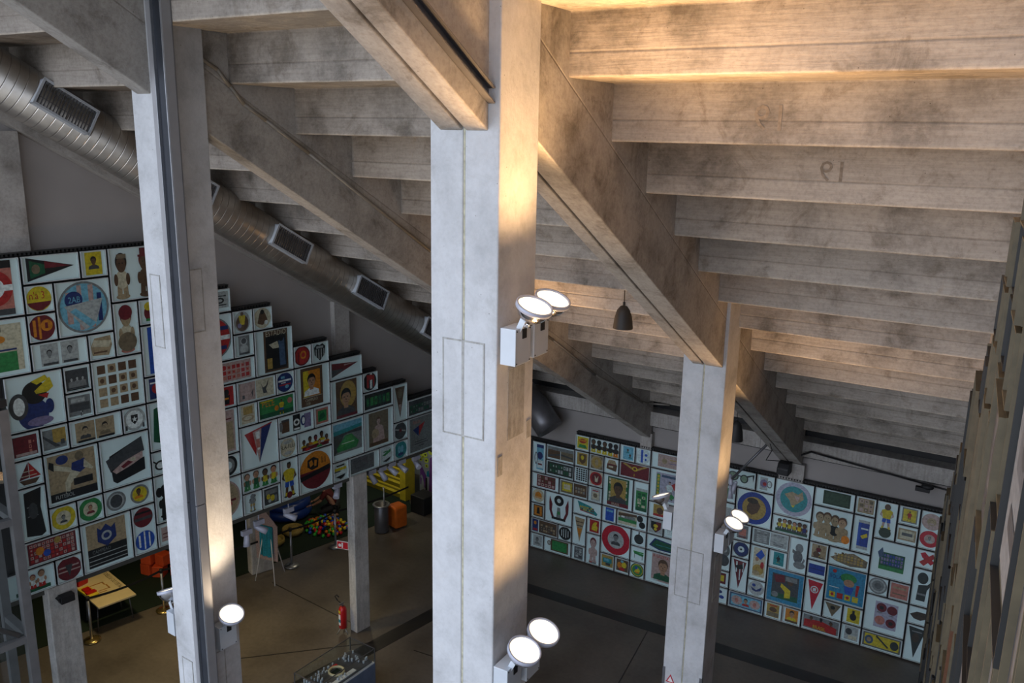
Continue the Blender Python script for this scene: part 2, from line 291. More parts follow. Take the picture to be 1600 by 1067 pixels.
PANELS = '''
L -2 0 10 12|pink striped poster with a red ring and black title strip|R 3 3 17 19 p;R 5 3 6 16 a;R 11 3 12 16 a;R 3 16.5 17 19 k;E 11 10 6 6 r;E 11 10 3.4 3.4 w;R 5 9 17 11 w;R 3 1 17 3 d
L 0 2 11 12|triangular dark green and red pennant lying on its side|P k 2 1 2 9 18 5.2;P m 8 7.6 8 6 17 5.2;P v 3 2 3 8 8 6.4 8 3.4;P m 8 6 8 5 16 5.2 16 5.4;E 5 5 1.4 1.6 i
L 2 3 11 12|yellow portrait card, small, in the top row|R 2 1 8 9 y;B 5 3 4.5 h k d
L 3 5 10 12|two painted clay figurines, one in a top hat|O 5 1 17 h k z t;O 14 1 17 h m h h;R 11.5 15.8 16.5 16.6 m;R 12.3 16.5 15.7 19 m;R 3.3 15.8 6.9 17.4 i
L 0 1 10 11|yellow and maroon button badge with small red lettering|E 5 5 4.2 4.2 y;P m 1 3.8 9 3.9 8.5 2.7 5.8 1 4 1 1.6 2.6;T 1.7 5 2.6 r n'a 3
L 1 3 9 11|very large round badge striped blue and pale pink|E 10 10 9.2 9.2 g;C 10 10 8.4 u;R 4 4.6 6 15.8 a;R 8 2 9.6 18 a;R 12 2.5 13.8 17.8 a;R 15 4.5 16.6 14.6 n;E 6.6 13 3.2 3 n;P l 3 11 17 12.6 14 4 10 2;P u 7 10 14 4 12 2.4 5 9;T 4.6 12 2.3 u 2AB
L 0 1 9 10|red and gold striped button badge with a small crest|E 5 5 4.4 4.4 m;R 2 2 3 7.8 o;R 3.8 1.2 4.6 8.8 o;E 6.6 5.6 2 2 o;R 6 4.6 7 6.6 m
L 3 4 8 10|clay figurine wearing a dark red cap|O 5 1 17 t m z p;E 5 16 2.6 2.8 m;E 5 5 3.6 3.6 i
L 4 5 9 10|little painted toy partly behind the metal-edged pillar|E 5 4.5 2.6 3.2 m;E 4.4 7 1.8 1.6 y;R 3 1.4 7 2.4 e
L -2 0 8 10|poster of a goal and ball above green grass|R 4 2 18 18 z;R 4 2 16 8.6 e;E 11 13 1.6 1.2 o;R 6 9 16 9.6 n;T 6 15.5 1.8 k futebol;R 4 8.6 8 9 w
L 0 2 8 9|two grey player photographs with captions side by side|R 3.5 1.4 9.5 9 l;R 10.5 1.4 16.5 9 l;B 6.4 3 4 g k l;B 13.5 3.4 4 g k l;R 4 1.6 9.2 2.4 d;R 11 1.6 16 2.4 d
L 2 3 8 9|pale open cigarette box|P t 1.5 2 7.5 1.4 9 5 8.6 8.6 2.6 8.2 1.2 5.4;P z 1.4 5.2 7.8 4.4 9 6.6 2.4 7.6;R 2 2.6 7 3.2 h
L -1 1 6 8|big dark jug shaped like a bird with a yellow beak|E 9 5.5 5.2 5.6 n;E 10 13 4.2 4 k;P y 10 13.5 15.5 17.6 16.5 14 14.5 12.5 10.5 12.4;P y 9 17 14 18.6 15 17 11 15.6;P r 11 12 14.8 12 14 10.2;E 4.3 9 3.2 4.6 d;E 4.4 9 1.9 3.2 w;E 14.6 7.4 1.5 2.6 n;E 11 2.6 4.4 1.6 q
L 1 2 7 8|dark old team photograph, upper of two small ones|R 1 1.4 9 8.4 d;R 1.8 2 8.2 4 g;B 3 3.6 2 l k g;B 5 3.8 2 l k g;B 7 3.7 2 l k g;R 1 1 9 1.4 k
L 2 4 6 8|sixteen small orange and grey player stickers in a grid|S 4 4 2 1.6 18 18.4 t h
L 4 6 7 9|tall dark blue flag partly behind the metal-edged pillar|R 3 1 16 19 n;R 3 1 5 19 b
L 4 5 6 7|small dark card with a red mark beside the metal-edged pillar|R 2 1 9 9 n;E 5 5 2 2 r;R 2.4 7 8 7.6 w
L 1 2 6 7|grey photograph of a playing field, lower of two small ones|R 1 1.4 9 8.6 g;R 1.4 3 8.6 6 d;R 2 6.4 7 7.8 l;S 2 3 5 1 6 3 l k
L 1 3 5 6|two sepia head portraits of players|R 2.5 1.2 9.6 8.6 t;R 10 1.2 17 8.6 t;B 6 2.4 4.6 t k d;B 13.3 2.4 4.6 t k i;R 3 1.2 9.4 2 k;R 10.6 1.2 16.6 2 k
L 3 4 5 6|white plate with a black shield and star|E 5 5 4.4 4.4 l;E 5 5 3.4 3.4 w;P k 3.6 6.8 6.4 6.8 6.3 4.4 5 3 3.7 4.4;X 5 5 1.2 w;R 1.2 1.2 2 3 d;R 8 1.2 8.8 3 d
L 4 6 4 6|large green football shirt partly behind the metal-edged pillar|P v 2 4 3 17 8 18.4 13 18.4 18 16 18 5 12 2 6 2.6
L -1 0 5 6|reddish faded team photograph|R 1 1.4 9 8.6 m;S 2 3 6 2 8.4 7 p m;R 1.6 1.6 8.6 2.6 a
L 0 1 5 6|olive match photograph with a dark striped shirt|R 1 1.4 9 8.6 g;R 4.4 3.4 9 8.6 o2;P d 1 6 5 2 7 2 1 7;R 7 2.6 8.4 4.4 d
L -1 0 4 5|red model sailing boat|P m 5 9 1.6 3 5 3.4;P r 5.2 9 9 3.4 5.2 3.2;P h 1.6 2.8 8.6 2.8 7 1 3 1;R 2.4 4 7.6 4.3 z;R 3.2 5.6 6.8 5.9 z
L 0 2 3 5|large drawing of a leaping player kicking a blue ball|R 1.5 1.5 18.5 18.8 t;R 1.5 1.5 18.5 4.6 k;E 6.6 16.6 2.2 1.7 n;P n 10 14.6 14.6 15.4 15.6 12 12 10 9.4 11.4;E 12.8 16.6 1.6 1.7 i;P z 9.6 12 12.6 10.4 9 7 8.4 3.6 6.8 3.8 7 8;P z 10 11 9.4 13 3.6 15.4 3 13.6;P k 3.6 16 2 17 1.6 14.6 3.4 13;P k 7 4.6 9 4 10 3 7 3;P z 14.4 15 17.6 11 17 10.4 14 12;R 10 6 17 8.6 k;T 3 2.4 1.5 l FUTEBOL
L 2 4 3 5|open black box full of paper tickets|P k 3 9 16 15 17 17.8 4 13;P d 2.4 11.6 17 17.8 17.8 12 4 6.6;P k 4.2 7.6 17.6 9.4 17.6 4.4 6 1.8 4.6 3;P a 4.6 7 9 9.6 17 12 17 9.4 12 7.4 6 5.6;P m 8 8 11 9.6 13 8.6 9 7;R 12 9 14 10.4 z
L 4 5 3 4|pair of black spectacles beside the metal-edged pillar|E 4 4 2.4 2 k;E 4 4 1.7 1.3 w;E 8.4 5 1.4 1.8 k;P k 1 6.4 3 5 2.6 4.6 .6 6
L -1 0 2 4|tall dark leather boot|P k 2 2 2.4 18 8.4 19 7.6 12 8.6 2 7 1;R 3 12.4 6.4 12.8 g;R 3 9 6.6 9.3 g;E 5 11 1.6 3 d
L 0 1 2 3|yellow saucer with a small portrait|E 5 5 4.4 4.4 y;E 5 5 2.7 2.7 z;B 5 3.2 3 g k d
L 1 2 2 3|green saucer with a small portrait|E 5 5 4.4 4.4 e;E 5 5 2.7 2.7 z;B 5 3.4 3.4 s h m
L 2 4 2 3|two round tins, one grey and one with a yellow picture|E 5 5 3.8 3.8 g;E 5 5 3 3 l;E 5 5 2.4 2.6 d;E 14.4 5 3.8 3.8 g;E 14.4 5 3 3 y;B 14 3.4 4 h k o
L 4 5 1 3|black iron trophy figure beside the metal-edged pillar|O 5 2 14 k k k k;R 3 1 8 2.6 k;E 2.4 13 1.4 2 k
L 3 4 0 2|two stacked round badges, one dark red and one blue striped|E 5 15 4 4 m;R 1.4 14 8.6 15.2 d;R 1.8 16.6 8.2 17.4 k;E 5 5.4 4 4 b;R 2.4 3 3.2 8 w;R 4.6 1.8 5.2 9.2 w;R 6.6 2.4 7.2 8.4 w
L -1 1 1 2|wide sheet of many small round coloured stickers|R 1.5 1 18.6 9 m;S 11 5 2 1.4 18 8.6 a r;E 8 4 1.3 1.3 b;E 5.6 5.4 1.5 1.5 o;E 12 7.6 1.2 1.2 o2
L 1 3 0 2|large dark poster of an ornate black crest|R 2.4 1.6 17.6 18.8 t;R 2.4 1.6 17.6 9 k;P n 6.6 17 8 15.6 10 17.6 12 15.6 13.6 17 13.8 11.4 10 8.6 6.4 11.4;E 10 13 2 1.9 l;E 10 13 1.2 1.1 n;R 2.6 6 17.4 6.3 l;R 2.6 4.2 17.4 4.5 l;T 4 7 1.4 g CAMPEAO;R 2.4 2.6 17.6 2.9 l
L 4 5 0 1|small pale pink card at the bottom beside the metal-edged pillar|R 2 2 8.6 8 a;R 2.6 5 8 5.4 m;R 2.6 3.4 7 3.8 m
L -2 0 0 1|little group of painted toy players on a green base|R 6 1 18 2.4 v;O 9 2.2 6.4 s m w r;O 12 2.2 5.6 s m w r;O 15 2.2 6.6 s h w r
L 0 1 0 1|dark red striped button badge with a net of lines|E 5 5 4.5 4.5 m;R 1.4 5.6 8.6 6.2 a;R 1 4 9 4.5 a;P d 3.6 6.6 6.4 6.6 5 2
L 7 8 9 10|small black and white etching, topmost of the middle steps|R 2 2 9 8.6 l;R 3 3 8 3.4 k;R 3 6.6 8 7 k;E 5 5 2 1.2 k;E 5 5 1.2 .6 l
L 6 8 7 9|big striped oval badge half hidden by the metal-edged pillar|E 11 10 8.6 8.6 g;E 11 10 7.8 8 r;R 6 13 18 14.6 n;R 5 9 18.6 10.8 w;R 6 5 17 6.6 n
L 8 9 8 9|round medal with a yellow shirt|E 5 5 3.8 4.3 l;E 5 4.4 3 3.4 h;P y 3.4 7.6 6.6 7.6 6 3.6 4 3.6;E 5 8.2 .8 .8 h;E 3.6 3.4 1 1 q
L 9 10 8 9|pale disc with a brown footballing scene|E 5 5 4.3 4.3 z;P h 2.4 3 3.6 7 5 8.6 6.4 7 7.6 4 5 2;E 6.8 3 .9 .9 w;E 5 7.6 1 1 k
L 8 9 7 8|grey portrait photograph standing beside the magazine cover|R 2.6 1 8 9 g;E 5.2 6.6 1.7 1.6 l;E 5.2 6.8 1.2 1.2 d;E 5.2 3.4 2 2 l;R 3 1.2 7.6 2 d
L 9 11 6 8|magazine cover reading ESTADIO with a man in blue|R 5 1 17.4 19 h;R 6 1.8 16.6 17 k;T 6 16.6 2.4 z ESTADIO;P z 7.6 13 12 14 13 11 9.6 11;P n2 12.6 14 15.6 15 16 3 13 3;E 14 15 1.2 1.4 k;R 6.4 2.4 9 7 o2
L 7 9 6 7|wide pink ticket sheet with rows of red writing|R 3 1 18 9 a;S 6 3 4 1.6 17.4 8 p r;E 5 7 1.1 1 r
L 11 12 6 7|dark red button badge with a gold emblem|E 5 5 4.4 4.4 m;E 5 5 3.8 3.8 r;E 5.6 5.4 1.7 1.9 o;E 5.6 5.4 1 1.1 r;R 2.6 2.4 3.2 7 m
L 12 13 6 7|black and white striped shield crest|P k 1.8 7.4 3.4 8.8 5 8.2 6.6 8.8 8.2 7.4 8 4 5 1 2 4;R 2.6 2.8 3.3 6.4 l;R 4.1 1.8 4.7 6.4 l;R 5.5 1.8 6.1 6.4 l;R 7 3 7.6 6.4 l;R 3 6.8 7 7.8 l
L 13 15 5 6|long maroon and grey pennant on its side|P m 1.6 1.4 1.6 8 17.6 6.4;P d 1.6 1.4 1.8 5 9 4.4;P a 9 6 16 6.4 9 6.7
L 11 13 4 6|yellow and orange framed portrait of a man with black hair|R 3.6 1.2 16 19 h;R 5 5.6 14.6 17.6 o;R 5 5.6 8 17.6 y;B 9.6 6 10 s k w;R 4.4 5.2 15.4 5.5 z;T 5.6 3.4 1.4 z CAMPEAO;T 5.6 1.8 1.3 z 1938
L 13 15 3 5|brown portrait of a young man in a dark suit|R 3.6 1 16.4 18.8 h;E 11 12 5 6.4 o2;B 9.6 2 13 s k d;R 3.6 1 16.4 2.4 m
L 15 16 4 5|red and black striped button badge|E 5 5 4.2 4.4 k;R 3 2 4.2 8.4 r;R 5 1.4 6.4 9 w;R 7 2 7.8 8 r;E 5.4 7 1.6 1.4 r
L 15 17 3 4|dark team picture of many green players|R 1 1.2 19 8.8 k;S 6 1 2 2 18 7.6 v e
L 17 18 2 4|narrow brown pennant hanging point down|P h 1.6 18 8.4 18 5 2;E 5 14.6 1.8 2.4 i;P a 4 9 6 9 5 4
L 18 20 2 3|dark green team photograph cut off by the broadest pillar|R 1 1.2 19 8.8 d;S 8 2 2 2 18 6.6 v g
L 7 8 5 6|orange comic cover showing a black figure|R 2.4 1 8.8 9 r;E 5.4 6.6 1.3 1.4 k;P k 3.8 5.4 7 5.4 6.6 1.6 4 1.6;R 4.4 3.6 6.4 4.4 o
L 8 10 5 6|two pale album pages with line drawings|R 1.6 1 9.6 8.8 a;R 10 1 19 8.8 z;R 3 2 4.2 3.6 d;P d 6 2 7.6 4 8 2 8.6 5.6 7 3.4;P d 12.4 7.6 13.4 5 16 6 16.6 8.6 15 4 15.6 2.4 13.6 2.4
L 10 11 5 6|dark blue button badge with red and white bands|E 5 5 4.3 4.3 n;R 1.6 5.4 8.4 6.2 w;R 2 3.6 8 4.2 r;R 3 6.8 5 7.8 u;E 6 3 1 .8 u;R 3 4.6 5.4 5.1 w
L 8 9 4 5|yellowed newspaper cutting with an arena picture|R 2 1 8.6 9 z;R 3 5 7.6 8.4 o2;E 5.2 3.4 3 1.4 t;E 5.2 3.4 2 .8 z
L 9 11 4 5|green card reading PELE with a player in yellow|R 1.2 1 19 9 e;R 1.2 1 19 3 v;T 2.4 6 3 o PELE;E 10 4.4 1.1 1.2 o;F 12.6 1 7 h y b;E 17 6.6 1.3 1.3 p;R 1.6 8.2 8 8.8 y
L 7 8 3 5|tall faded pink poster beside the metal-edged pillar|R 2 1 8.4 19 a;R 3 2 7.6 14 t;R 3 15 7 15.6 m
L 8 10 2 4|large red, white and blue pennant hanging point down|P r 3 16.4 7 17 8.6 9 8.4 5.6;P a 7 17 11.6 17.8 9.9 2;P n 11.6 17.8 17 19 11 5 10 2;P w 8.4 16 10.6 16.6 10.4 8 9.2 8;R 8.6 9 10.4 13 p;P r 3 16.4 17 19 17 18.4 3 15.8
L 10 12 3 4|three beer mugs, the middle one black and white|R 2.2 2 6.4 8 h;E 1.8 5 1 2.2 g;R 2.2 7 6.4 8 d;R 8.4 1.6 12.4 9 k;E 10.4 5.4 1.7 1.6 w;E 10.4 5.4 .9 .8 k;R 8.8 2 12 2.8 w;R 14.6 1.8 18.4 8.4 q;E 14 5.4 1.4 2.4 n;E 14.2 5.4 .8 1.6 w
L 12 13 3 4|small green cloth in an orange frame|R 1.6 1.4 8.6 8.6 p;R 2.6 2.4 7.6 7.6 e;P v 3 3 4 6 6 6.6 7 4
L 10 11 2 3|white ball drawing lettered FLA-FLU|E 5 5 4.2 4.4 z;E 5 7.4 2.4 .9 l;T .8 4.4 2 k FLA-FLU;E 5 2.4 2 .8 l
L 11 13 2 3|row of cheering cartoon faces in yellow shirts|B 4 2 4 h k y;B 7.4 2.6 4.4 h k o;B 10.6 2.6 4.4 m k y;B 14 3.4 4.6 h k y;B 16.8 2 4 h k o;R 2.6 1 18 2.6 m;B 5.6 .8 3.4 h k r;B 12.4 .8 3.6 s k e
L 13 15 1 3|picture of an empty arena with a bright green field|R 1.2 3.4 19 18.4 g;P u 1.2 13 19 15 19 18.4 1.2 18.4;P c 1.2 12.6 19 14.4 19 16 1.2 15;P d 1.2 13 19 14 19 12 10 12.6 1.2 10;P d 1.2 10 8 13 4 5 1.2 3.4;P e 3 6.4 3.4 4.6 15.4 4.6 17 7.4 12.4 12 8.4 12;P e2 4.6 6.6 15 7.4 12 11.4 8.8 11.4;R 6 8 14 8.3 w
L 15 17 1 3|faded brown magazine cover of a crouching player|R 3.6 1.6 16.6 18.8 i;B 10 10 6 a h a;P a 7 10 13 11 14 4 6 3;E 7.6 8 2.4 2.4 t;R 4 2 16 3.6 h
L 17 18 1 2|dark round badge crossed by a light band|E 5 5 4.2 4.4 d;P l 1.4 6 8.6 4 8.6 4.7 1.4 6.7;E 5 5.2 1 1 m
L 18 20 0 2|grey text board with a red and blue triangle|R 2 1 19 19 g;P n 4 13 9 14.6 8 9;P r 8.4 14.4 13 16 8.4 9;T 4 16 1.8 p BRASIL;R 5 6 14 6.3 k;R 5 4.8 15 5.1 k;R 8 3.4 12 3.7 k
L 17 18 0 1|teal round badge with pale figures|E 5 5 4.3 4.4 c;E 4 5.2 1 2 u;E 6 5.2 1 2 u;E 5 2.6 2 .8 n
L 16 17 0 1|round badge with green lettering and a black wave|E 5 5 4 4.2 w2;P e 2 5 8 7.6 8 6 4 4.6;R 3 6.4 6 7 e;P k 2.6 2 8 3.4 7 2 5 1.2
L 14 16 0 1|slate grey plaque with engraved script|R 1.6 1.2 16.6 8.8 g2;T 3 5.8 2 d Comercial;T 4 3 1.8 d Saudade
L 13 14 0 1|white button badge with yellow and black bars|E 5 5 4.3 4.4 w2;R 1.4 5.4 8.6 6.8 y;R 2.6 7.4 7.4 8.2 k;P k 1.8 2.6 8 3.2 7 1.8 5 1;R 1.2 4.8 5 5.3 k
L 11 13 0 2|very large orange and dark red badge numbered 11|E 10 10 9 9 m;W 10 10 9 o;P k 1.4 8.4 18.6 11 18.6 8.6 1.4 6.2;P k 5.6 15.6 9 16.6 12 15 11.6 11 8 10.4 5.4 12.4;P o 6.4 14.6 8 15.4 9 13 7 12;P o 9.6 15 11 14.6 10.6 12 9.4 12;T 13 12.4 3.4 k 11
L 10 11 0 2|tall toy player in yellow shirt and blue shorts|F 5 1.6 16.6 h y b;E 4.8 2.6 1.5 1.6 m
L 8 10 1 2|four caricature footballers in a row|O 3 1 8 s h v e;O 7.4 1 8.4 s h v e;O 12 1 8 h k y e;O 16.4 1 8.4 s k y e
L 8 9 0 1|thin grey metal figurine|F 5 1.2 7.8 g g o2;E 5.4 8 1.4 .8 g;R 4 1 6 1.4 d
L 9 10 0 1|dark match photograph with yellow shirts|R 1.4 1.4 8.8 8.8 d;R 2 6 8 8 g;E 3.4 5 1 1.2 y;E 5.6 4 1.2 1.4 y;E 4 3 .8 .8 l;R 6.6 2 8 5 g
L 7 8 2 3|black ring shaped badge beside the metal-edged pillar|E 4.4 5 4.2 4.4 k;E 4.4 5 3 3.2 g;E 4.4 5 1.6 1.8 w2
L 6 8 0 2|huge pinkish round badge half hidden by the metal-edged pillar|E 10.6 10.4 8.6 8.8 a;E 10.6 10.4 7.8 8 t;R 8 9 17 10 m;E 14 8 1 1 r
R 0 1 5 7|tall glass mug painted with blue figures|R 3 2 8 17 u;R 3.4 3 7.6 8 w2;E 5.4 11 2 2.4 n;E 2.6 9 1.2 4 g;E 2.6 9 .7 3 w2;R 3 16 8 18 n;R 4 5 7 6 m
R 1 3 6 7|two brown photographs of crowded stands|R 1 1.4 9.8 8.6 h;R 10.2 1.4 19 8.6 i;P d 1 3 9.8 5 9.8 4 1 2;P d 10.2 5 19 4 19 3 10.2 4;R 1 6.6 19 8.6 g
R 3 4 7 8|small yellow and green matchbox label|R 1.4 1.4 8.8 8.6 y;E 5 6.2 2.4 1.4 r;P e 2 2 8 2 7 4 3 4;R 2 6 8 7 o
R 4 6 7 8|five bobble head players in a row|O 2.4 1 8 h k k y;O 6.2 1 8 k k k y;O 10 1 8 h k k y;O 13.8 1 8 k k k y;O 17.4 1 8 k k k o
R 6 7 7 8|blue card with two small heads|R 2 1 8.6 8.8 u;B 5 5 2.4 h k c;B 6.6 2 2.6 h k c
R 7 8 7 8|white disc with a blue stripe and shields|E 5 5 4.3 4.3 w2;R 3.4 1.2 4.8 8.8 b;E 6.6 6 .9 .8 b;R 6 2.6 7 4 b
R 1 3 5 6|dark green photograph of players in a row|R 1 1.2 19 8.8 k2;S 8 2 2.4 2 18 8 v l
R 3 4 6 7|gold shield crest on orange card|R 1.6 1.2 8.6 8.8 o2;P h 3 8 7.6 8 7.4 3.6 5.2 1.8 3.2 3.6;E 5.2 6 1.1 1.4 y
R 4 5 6 7|round gold medal|R 1 1 9 9 i;E 5 5 4.1 4.1 t;E 5 5 3.2 3.2 o2;E 5 5 1.2 2 t
R 5 6 6 7|small open brown box of cards|P h 1.6 3 8 2 8.6 6 2 6;P t 2 6 8.4 6 7 8.6 3 8.6;R 3 4 6 5 z;P m 2 5.4 8 5.4 7.6 6.2 2.4 6.2
R 6 8 6 7|wine red flag crossed by gold bands|R 1 1 19 9 m;P o2 2 8.4 4 8.8 10.6 6 10 5;P o2 18 8.8 16 9 10 6 10.6 5;E 10 6.4 1.6 1.3 y;E 10 6.4 1 .8 m;R 9.6 2 10 3.4 y
R 3 4 5 6|white card patterned with tiny black dogs|S 5 6 1.2 1.2 9 9 k k
R 4 5 5 6|red badge with a pale leaf shape|R 1 1 9 9 z;E 5 5 4.2 4.2 r;E 5 5 3.2 3.2 m;P z 4 7 5.4 5 6.6 7 6 3 4.4 3
R 0 2 4 5|dark red grid of small team stickers|R 3.6 1.2 17 8.8 m;S 5 3 4 1.6 16.6 8.4 a h
R 2 4 4 5|gold framed card beside a dark coin tray|R 1 1.2 9.6 8.8 i;R 2 2.4 8.6 7.8 y;R 3 3.6 7.6 6.8 z;R 10 1.2 19 8.8 h;S 4 2 11 3 18 7 g t
R 4 5 4 5|faded grey page with a drawing|R 2 1 8.4 8.8 l;R 3 2 7.4 6.4 z;E 5 4.4 1.4 1.4 i;R 3 7 7 7.6 r
R 5 7 4 6|smiling man's portrait on a green edged stamp|R 3 1.2 17 18.6 v;S 2 8 3 1.6 16.6 18 z e;R 5 3 15 17.6 o2;B 10 3 13 h k d;R 3 1.2 17 3.4 m;T 6 1.6 1.6 z BRASIL
R 7 8 4 6|tall green photograph of a crouching team|R 1.6 2 8.8 15.6 e;S 2 5 2.4 4 8 13 z v;R 1.6 2 8.8 4 v;R 1.6 14 8.8 15.6 l
R 0 1 3 4|white plate with an orange cup|E 5 5 4.2 4.2 z;P o 2.4 4 7.6 4 7.2 6.4 5 7.6 2.8 6.4;R 2.6 3.2 7.4 3.7 o
R 1 3 2 4|two curved horns around a black and white ball|P m 3.4 17 5.4 12 5 8 6.6 4 5 3.6 3.2 8 3 13;P m 16.6 17 14.6 12 15 8 13.4 4 15 3.6 16.8 8 17 13;R 5 2.4 15 4 k;E 10 15 3.4 3.4 k;E 10 15 1.4 1.4 w2;P g 8.4 4 9 10.6 11 10.6 11.6 4;R 9 6 11 8 e
R 3 5 3 4|long green banner of cheering fans|P c 3 8.6 12 6.8 17 3 16.4 1.6 5 3;S 8 2 4.6 3.2 14.6 6 y h;P r 5 3.4 15 2.2 15 1.8 5 2.8
R 0 1 2 3|orange framed lion figure|R 1.6 1.2 8.6 8.8 h;R 2.4 2 7.8 8 o;P k 4 3 4.4 7 6 7.4 6.4 3
R 5 6 3 4|plain bright blue booklet|R 2.4 1 8 9 b;R 3 6.6 7.4 7.8 u
R 6 8 3 4|sepia arena view with two black discs|R 1 1.2 13 8.8 z;R 1 3 13 5 e;R 2 5 12 7 g;P h 1 6 13 7.4 13 8.8 1 8;E 15 7 2 2 k;E 16.6 3.4 2 2 k;R 3 5.4 5 6.4 w
R 8 9 3 4|black shield with a gold swan shape|R 1 1 9 9 l;P k 2 8 8.4 8 8.2 4 5.2 1.4 2.2 4;P m 5.2 8 8.4 8 8.2 4 5.2 1.4;E 5 5.4 1.4 1 y;E 5 3.4 1 .8 y
R 0 2 1 2|blue toy box beside a brown crowd picture|R 1 1 5.4 9 n;E 3.2 6.6 1 1.2 o;R 1.6 1.6 4.8 3 r;R 6 1 19 9 h;S 6 3 7 2 18 7 d t
R 2 3 1 2|round black badge with white upright stripes|E 5 5 4.3 4.3 k;R 2.4 3 2.9 7 w2;R 3.8 2.4 4.3 7.6 w2;R 5.4 2.2 5.9 7.8 w2;R 7 3 7.5 7 w2
R 3 4 1 3|narrow striped pennant hanging point down in a thin panel|P t 1.6 18 8.6 17.6 5.2 2;R 2.4 14.8 7.8 15.4 h;P o 3.4 11 6.8 11 5.2 5;R 3 12.4 7.2 13 d
R 4 5 2 3|red card with a golden bird|R 2 1 8.4 8.8 r;P y 3.4 2.4 7 2 7.6 4.6 5 7.4 3.6 5;E 6.2 7 .8 .8 y
R 5 7 1 3|large red plate with a grey portrait in its middle|E 10 10 9.4 9.4 r;E 10 10 9.1 9.1 r2;E 10 10 5.4 5.4 l;B 10 6.8 7 g k d
R 7 8 2 3|round black frying pan|E 5 4.4 3 3 k;E 5 4.4 2.5 2.5 k2;R 4.6 7 5.4 9.4 k
R 8 10 2 3|green table football board|P n 1.6 3 5 8 18.6 6.4 18.6 1.4 8 1.2;P v 3 3.4 5.6 7.2 17.6 5.8 17.6 2.2 8 2;R 6 4 17 4.4 c
R 0 1 0 1|grey portrait sketch|R 2 1.4 8.4 8.6 l;B 5 2.6 4.6 g d g
R 1 3 0 1|green game tray with wooden sides|R 5 1.4 17.6 9 h;R 6 2.2 16.6 8.2 e;E 3.8 6 1.4 1.6 i;E 3.8 6 .9 1.1 l
R 3 4 0 1|dark printed text card|R 2 1 8 8.8 g2;S 2 4 2.8 2 7.4 8 l d
R 4 5 0 2|tall pink clay statuette|O 5 1.4 16.4 a m a a;R 2.4 1 7.6 1.8 g;R 3 1.2 4.6 2 r
R 5 6 0 1|blue and yellow postage picture|R 1.2 1.6 8.8 8.8 o2;R 2 4 8 7 c;R 4 2.4 7 4 d;R 3 5 6 6.6 u
R 6 7 0 1|orange picture of crowded dancers|R 1.2 1.4 9 8.8 h;E 3.4 5 1.6 2 o;E 6.4 5.6 1.6 1.8 y;E 5 2.8 2 1 r;E 5 7.6 1 .8 u
R 7 8 1 2|small green toy table|P e 2 6.4 8.6 5.6 8.2 4.2 2.6 5;R 2.6 2.4 3 5 g;R 7.6 2 8 4.4 g;R 2 6 8.6 6.8 e2
R 7 8 0 1|round green badge with a yellow parrot|E 5 5 4.4 4.4 v;E 5 5 3.7 3.7 y;E 5 5 3.3 3.3 e;P y 3 3.6 5 7 7 5 6 3;E 4.4 6.4 .9 .9 b;R 4 3 6.4 4 o
R 8 10 0 2|sports magazine cover of a man with swept hair|R 4 2 19 18.8 a;B 11 3 13 s h v;T 4.6 16.6 1.8 r A GAZETA;R 4 2 8 3 w2
R 8 10 7 8|pink certificate with faint seals|R 4 1.4 19 8.8 a;E 8 5 1.6 1.6 t;R 11 4 18 4.5 q;R 11 6 17 6.5 o2
R 8 10 5 7|lilac album cover with a player and a red diamond|R 3.6 1.6 18 18 q2;R 4 2 6 17 e;S 1 7 4.2 2.6 5.8 16.6 y o2;F 12 3 11 a w2 g;P r 13 12 15.6 14 17.6 11.4 15 9;E 12 5 3 1.6 e;R 7 15.6 16 17 n2
R 8 10 4 5|orange matchbox behind the smaller pair of lamps|R 3 1.6 12 8.6 o2;E 7 5 2 2 h;R 3 1.6 12 3 r
R 9 10 3 4|narrow blank white panel beside the right-hand pillar|R 2 2 8 8 w2
R 12 14 7 8|pair of green lensed sunglasses|E 7.4 5.6 3 2.6 k2;E 7.4 5.6 2.3 2 g3;E 13.4 5 2.2 2.4 k2;E 13.4 5 1.6 1.8 g3;P k2 10 6.6 12 6.4 12 5.8 10 6;P k2 14.8 7 18.8 8.4 18.4 4 17.8 7.4 15 6
R 14 15 7 8|white cup painted with a red face|R 2 1.4 6 8.4 l;E 4 5 2 2.2 q;E 4.4 4.8 1 1 r;E 7 5 1.4 2 g;E 7 5 .9 1.4 w2
R 15 17 6 8|large round tray with a pale map on blue|E 10 10 9.2 9.2 q2;E 10 10 7 7 c;P t 5 12 9 14 12 13 14 15 15 11 12 8 9 6 8 9;P a 10 12 13 12 12 9;P y 9 6.4 11 7 10 5.4
R 13 15 5 7|large blue rimmed plate with a golden profile head|E 10 10 9 9 n3;E 10 10 6.4 6.4 o2;P h 6 10 8 14.6 11 15 13.4 12 12 8 9 6 6.4 7.6;E 9 14 3 1.6 h2
R 11 13 6 7|pale green card behind the right-hand pillar|R 8 2 16 8 e;R 10 4 14 5 w2
R 12 13 4 6|small pale panel behind the pair of lamps|R 3 3 8 17 l
R 15 17 5 6|six toy players lined up on green grass|R 2 1 18.6 2.6 v;O 4 2.2 6 h k y d;O 6.6 2.2 6.4 s k y d;O 9.2 2.2 6.4 h k y d;O 11.8 2.2 6 s k y d;O 14.4 2.2 6.4 h k y d;O 17 2.2 6.2 h k n d
R 17 19 5 7|five wooden skittle dolls with a ball|O 4 3 14 t h t t;O 7.6 3 14.6 t h t t;O 11.4 2.4 14.6 t h k t;O 15 3 13.6 t h t t;E 17.2 5 2 2.2 o
R 13 14 4 5|small grey and red framed print|R 2 1.4 8 8.8 g;R 3 3 7 7 p;R 3 2 7 2.6 m
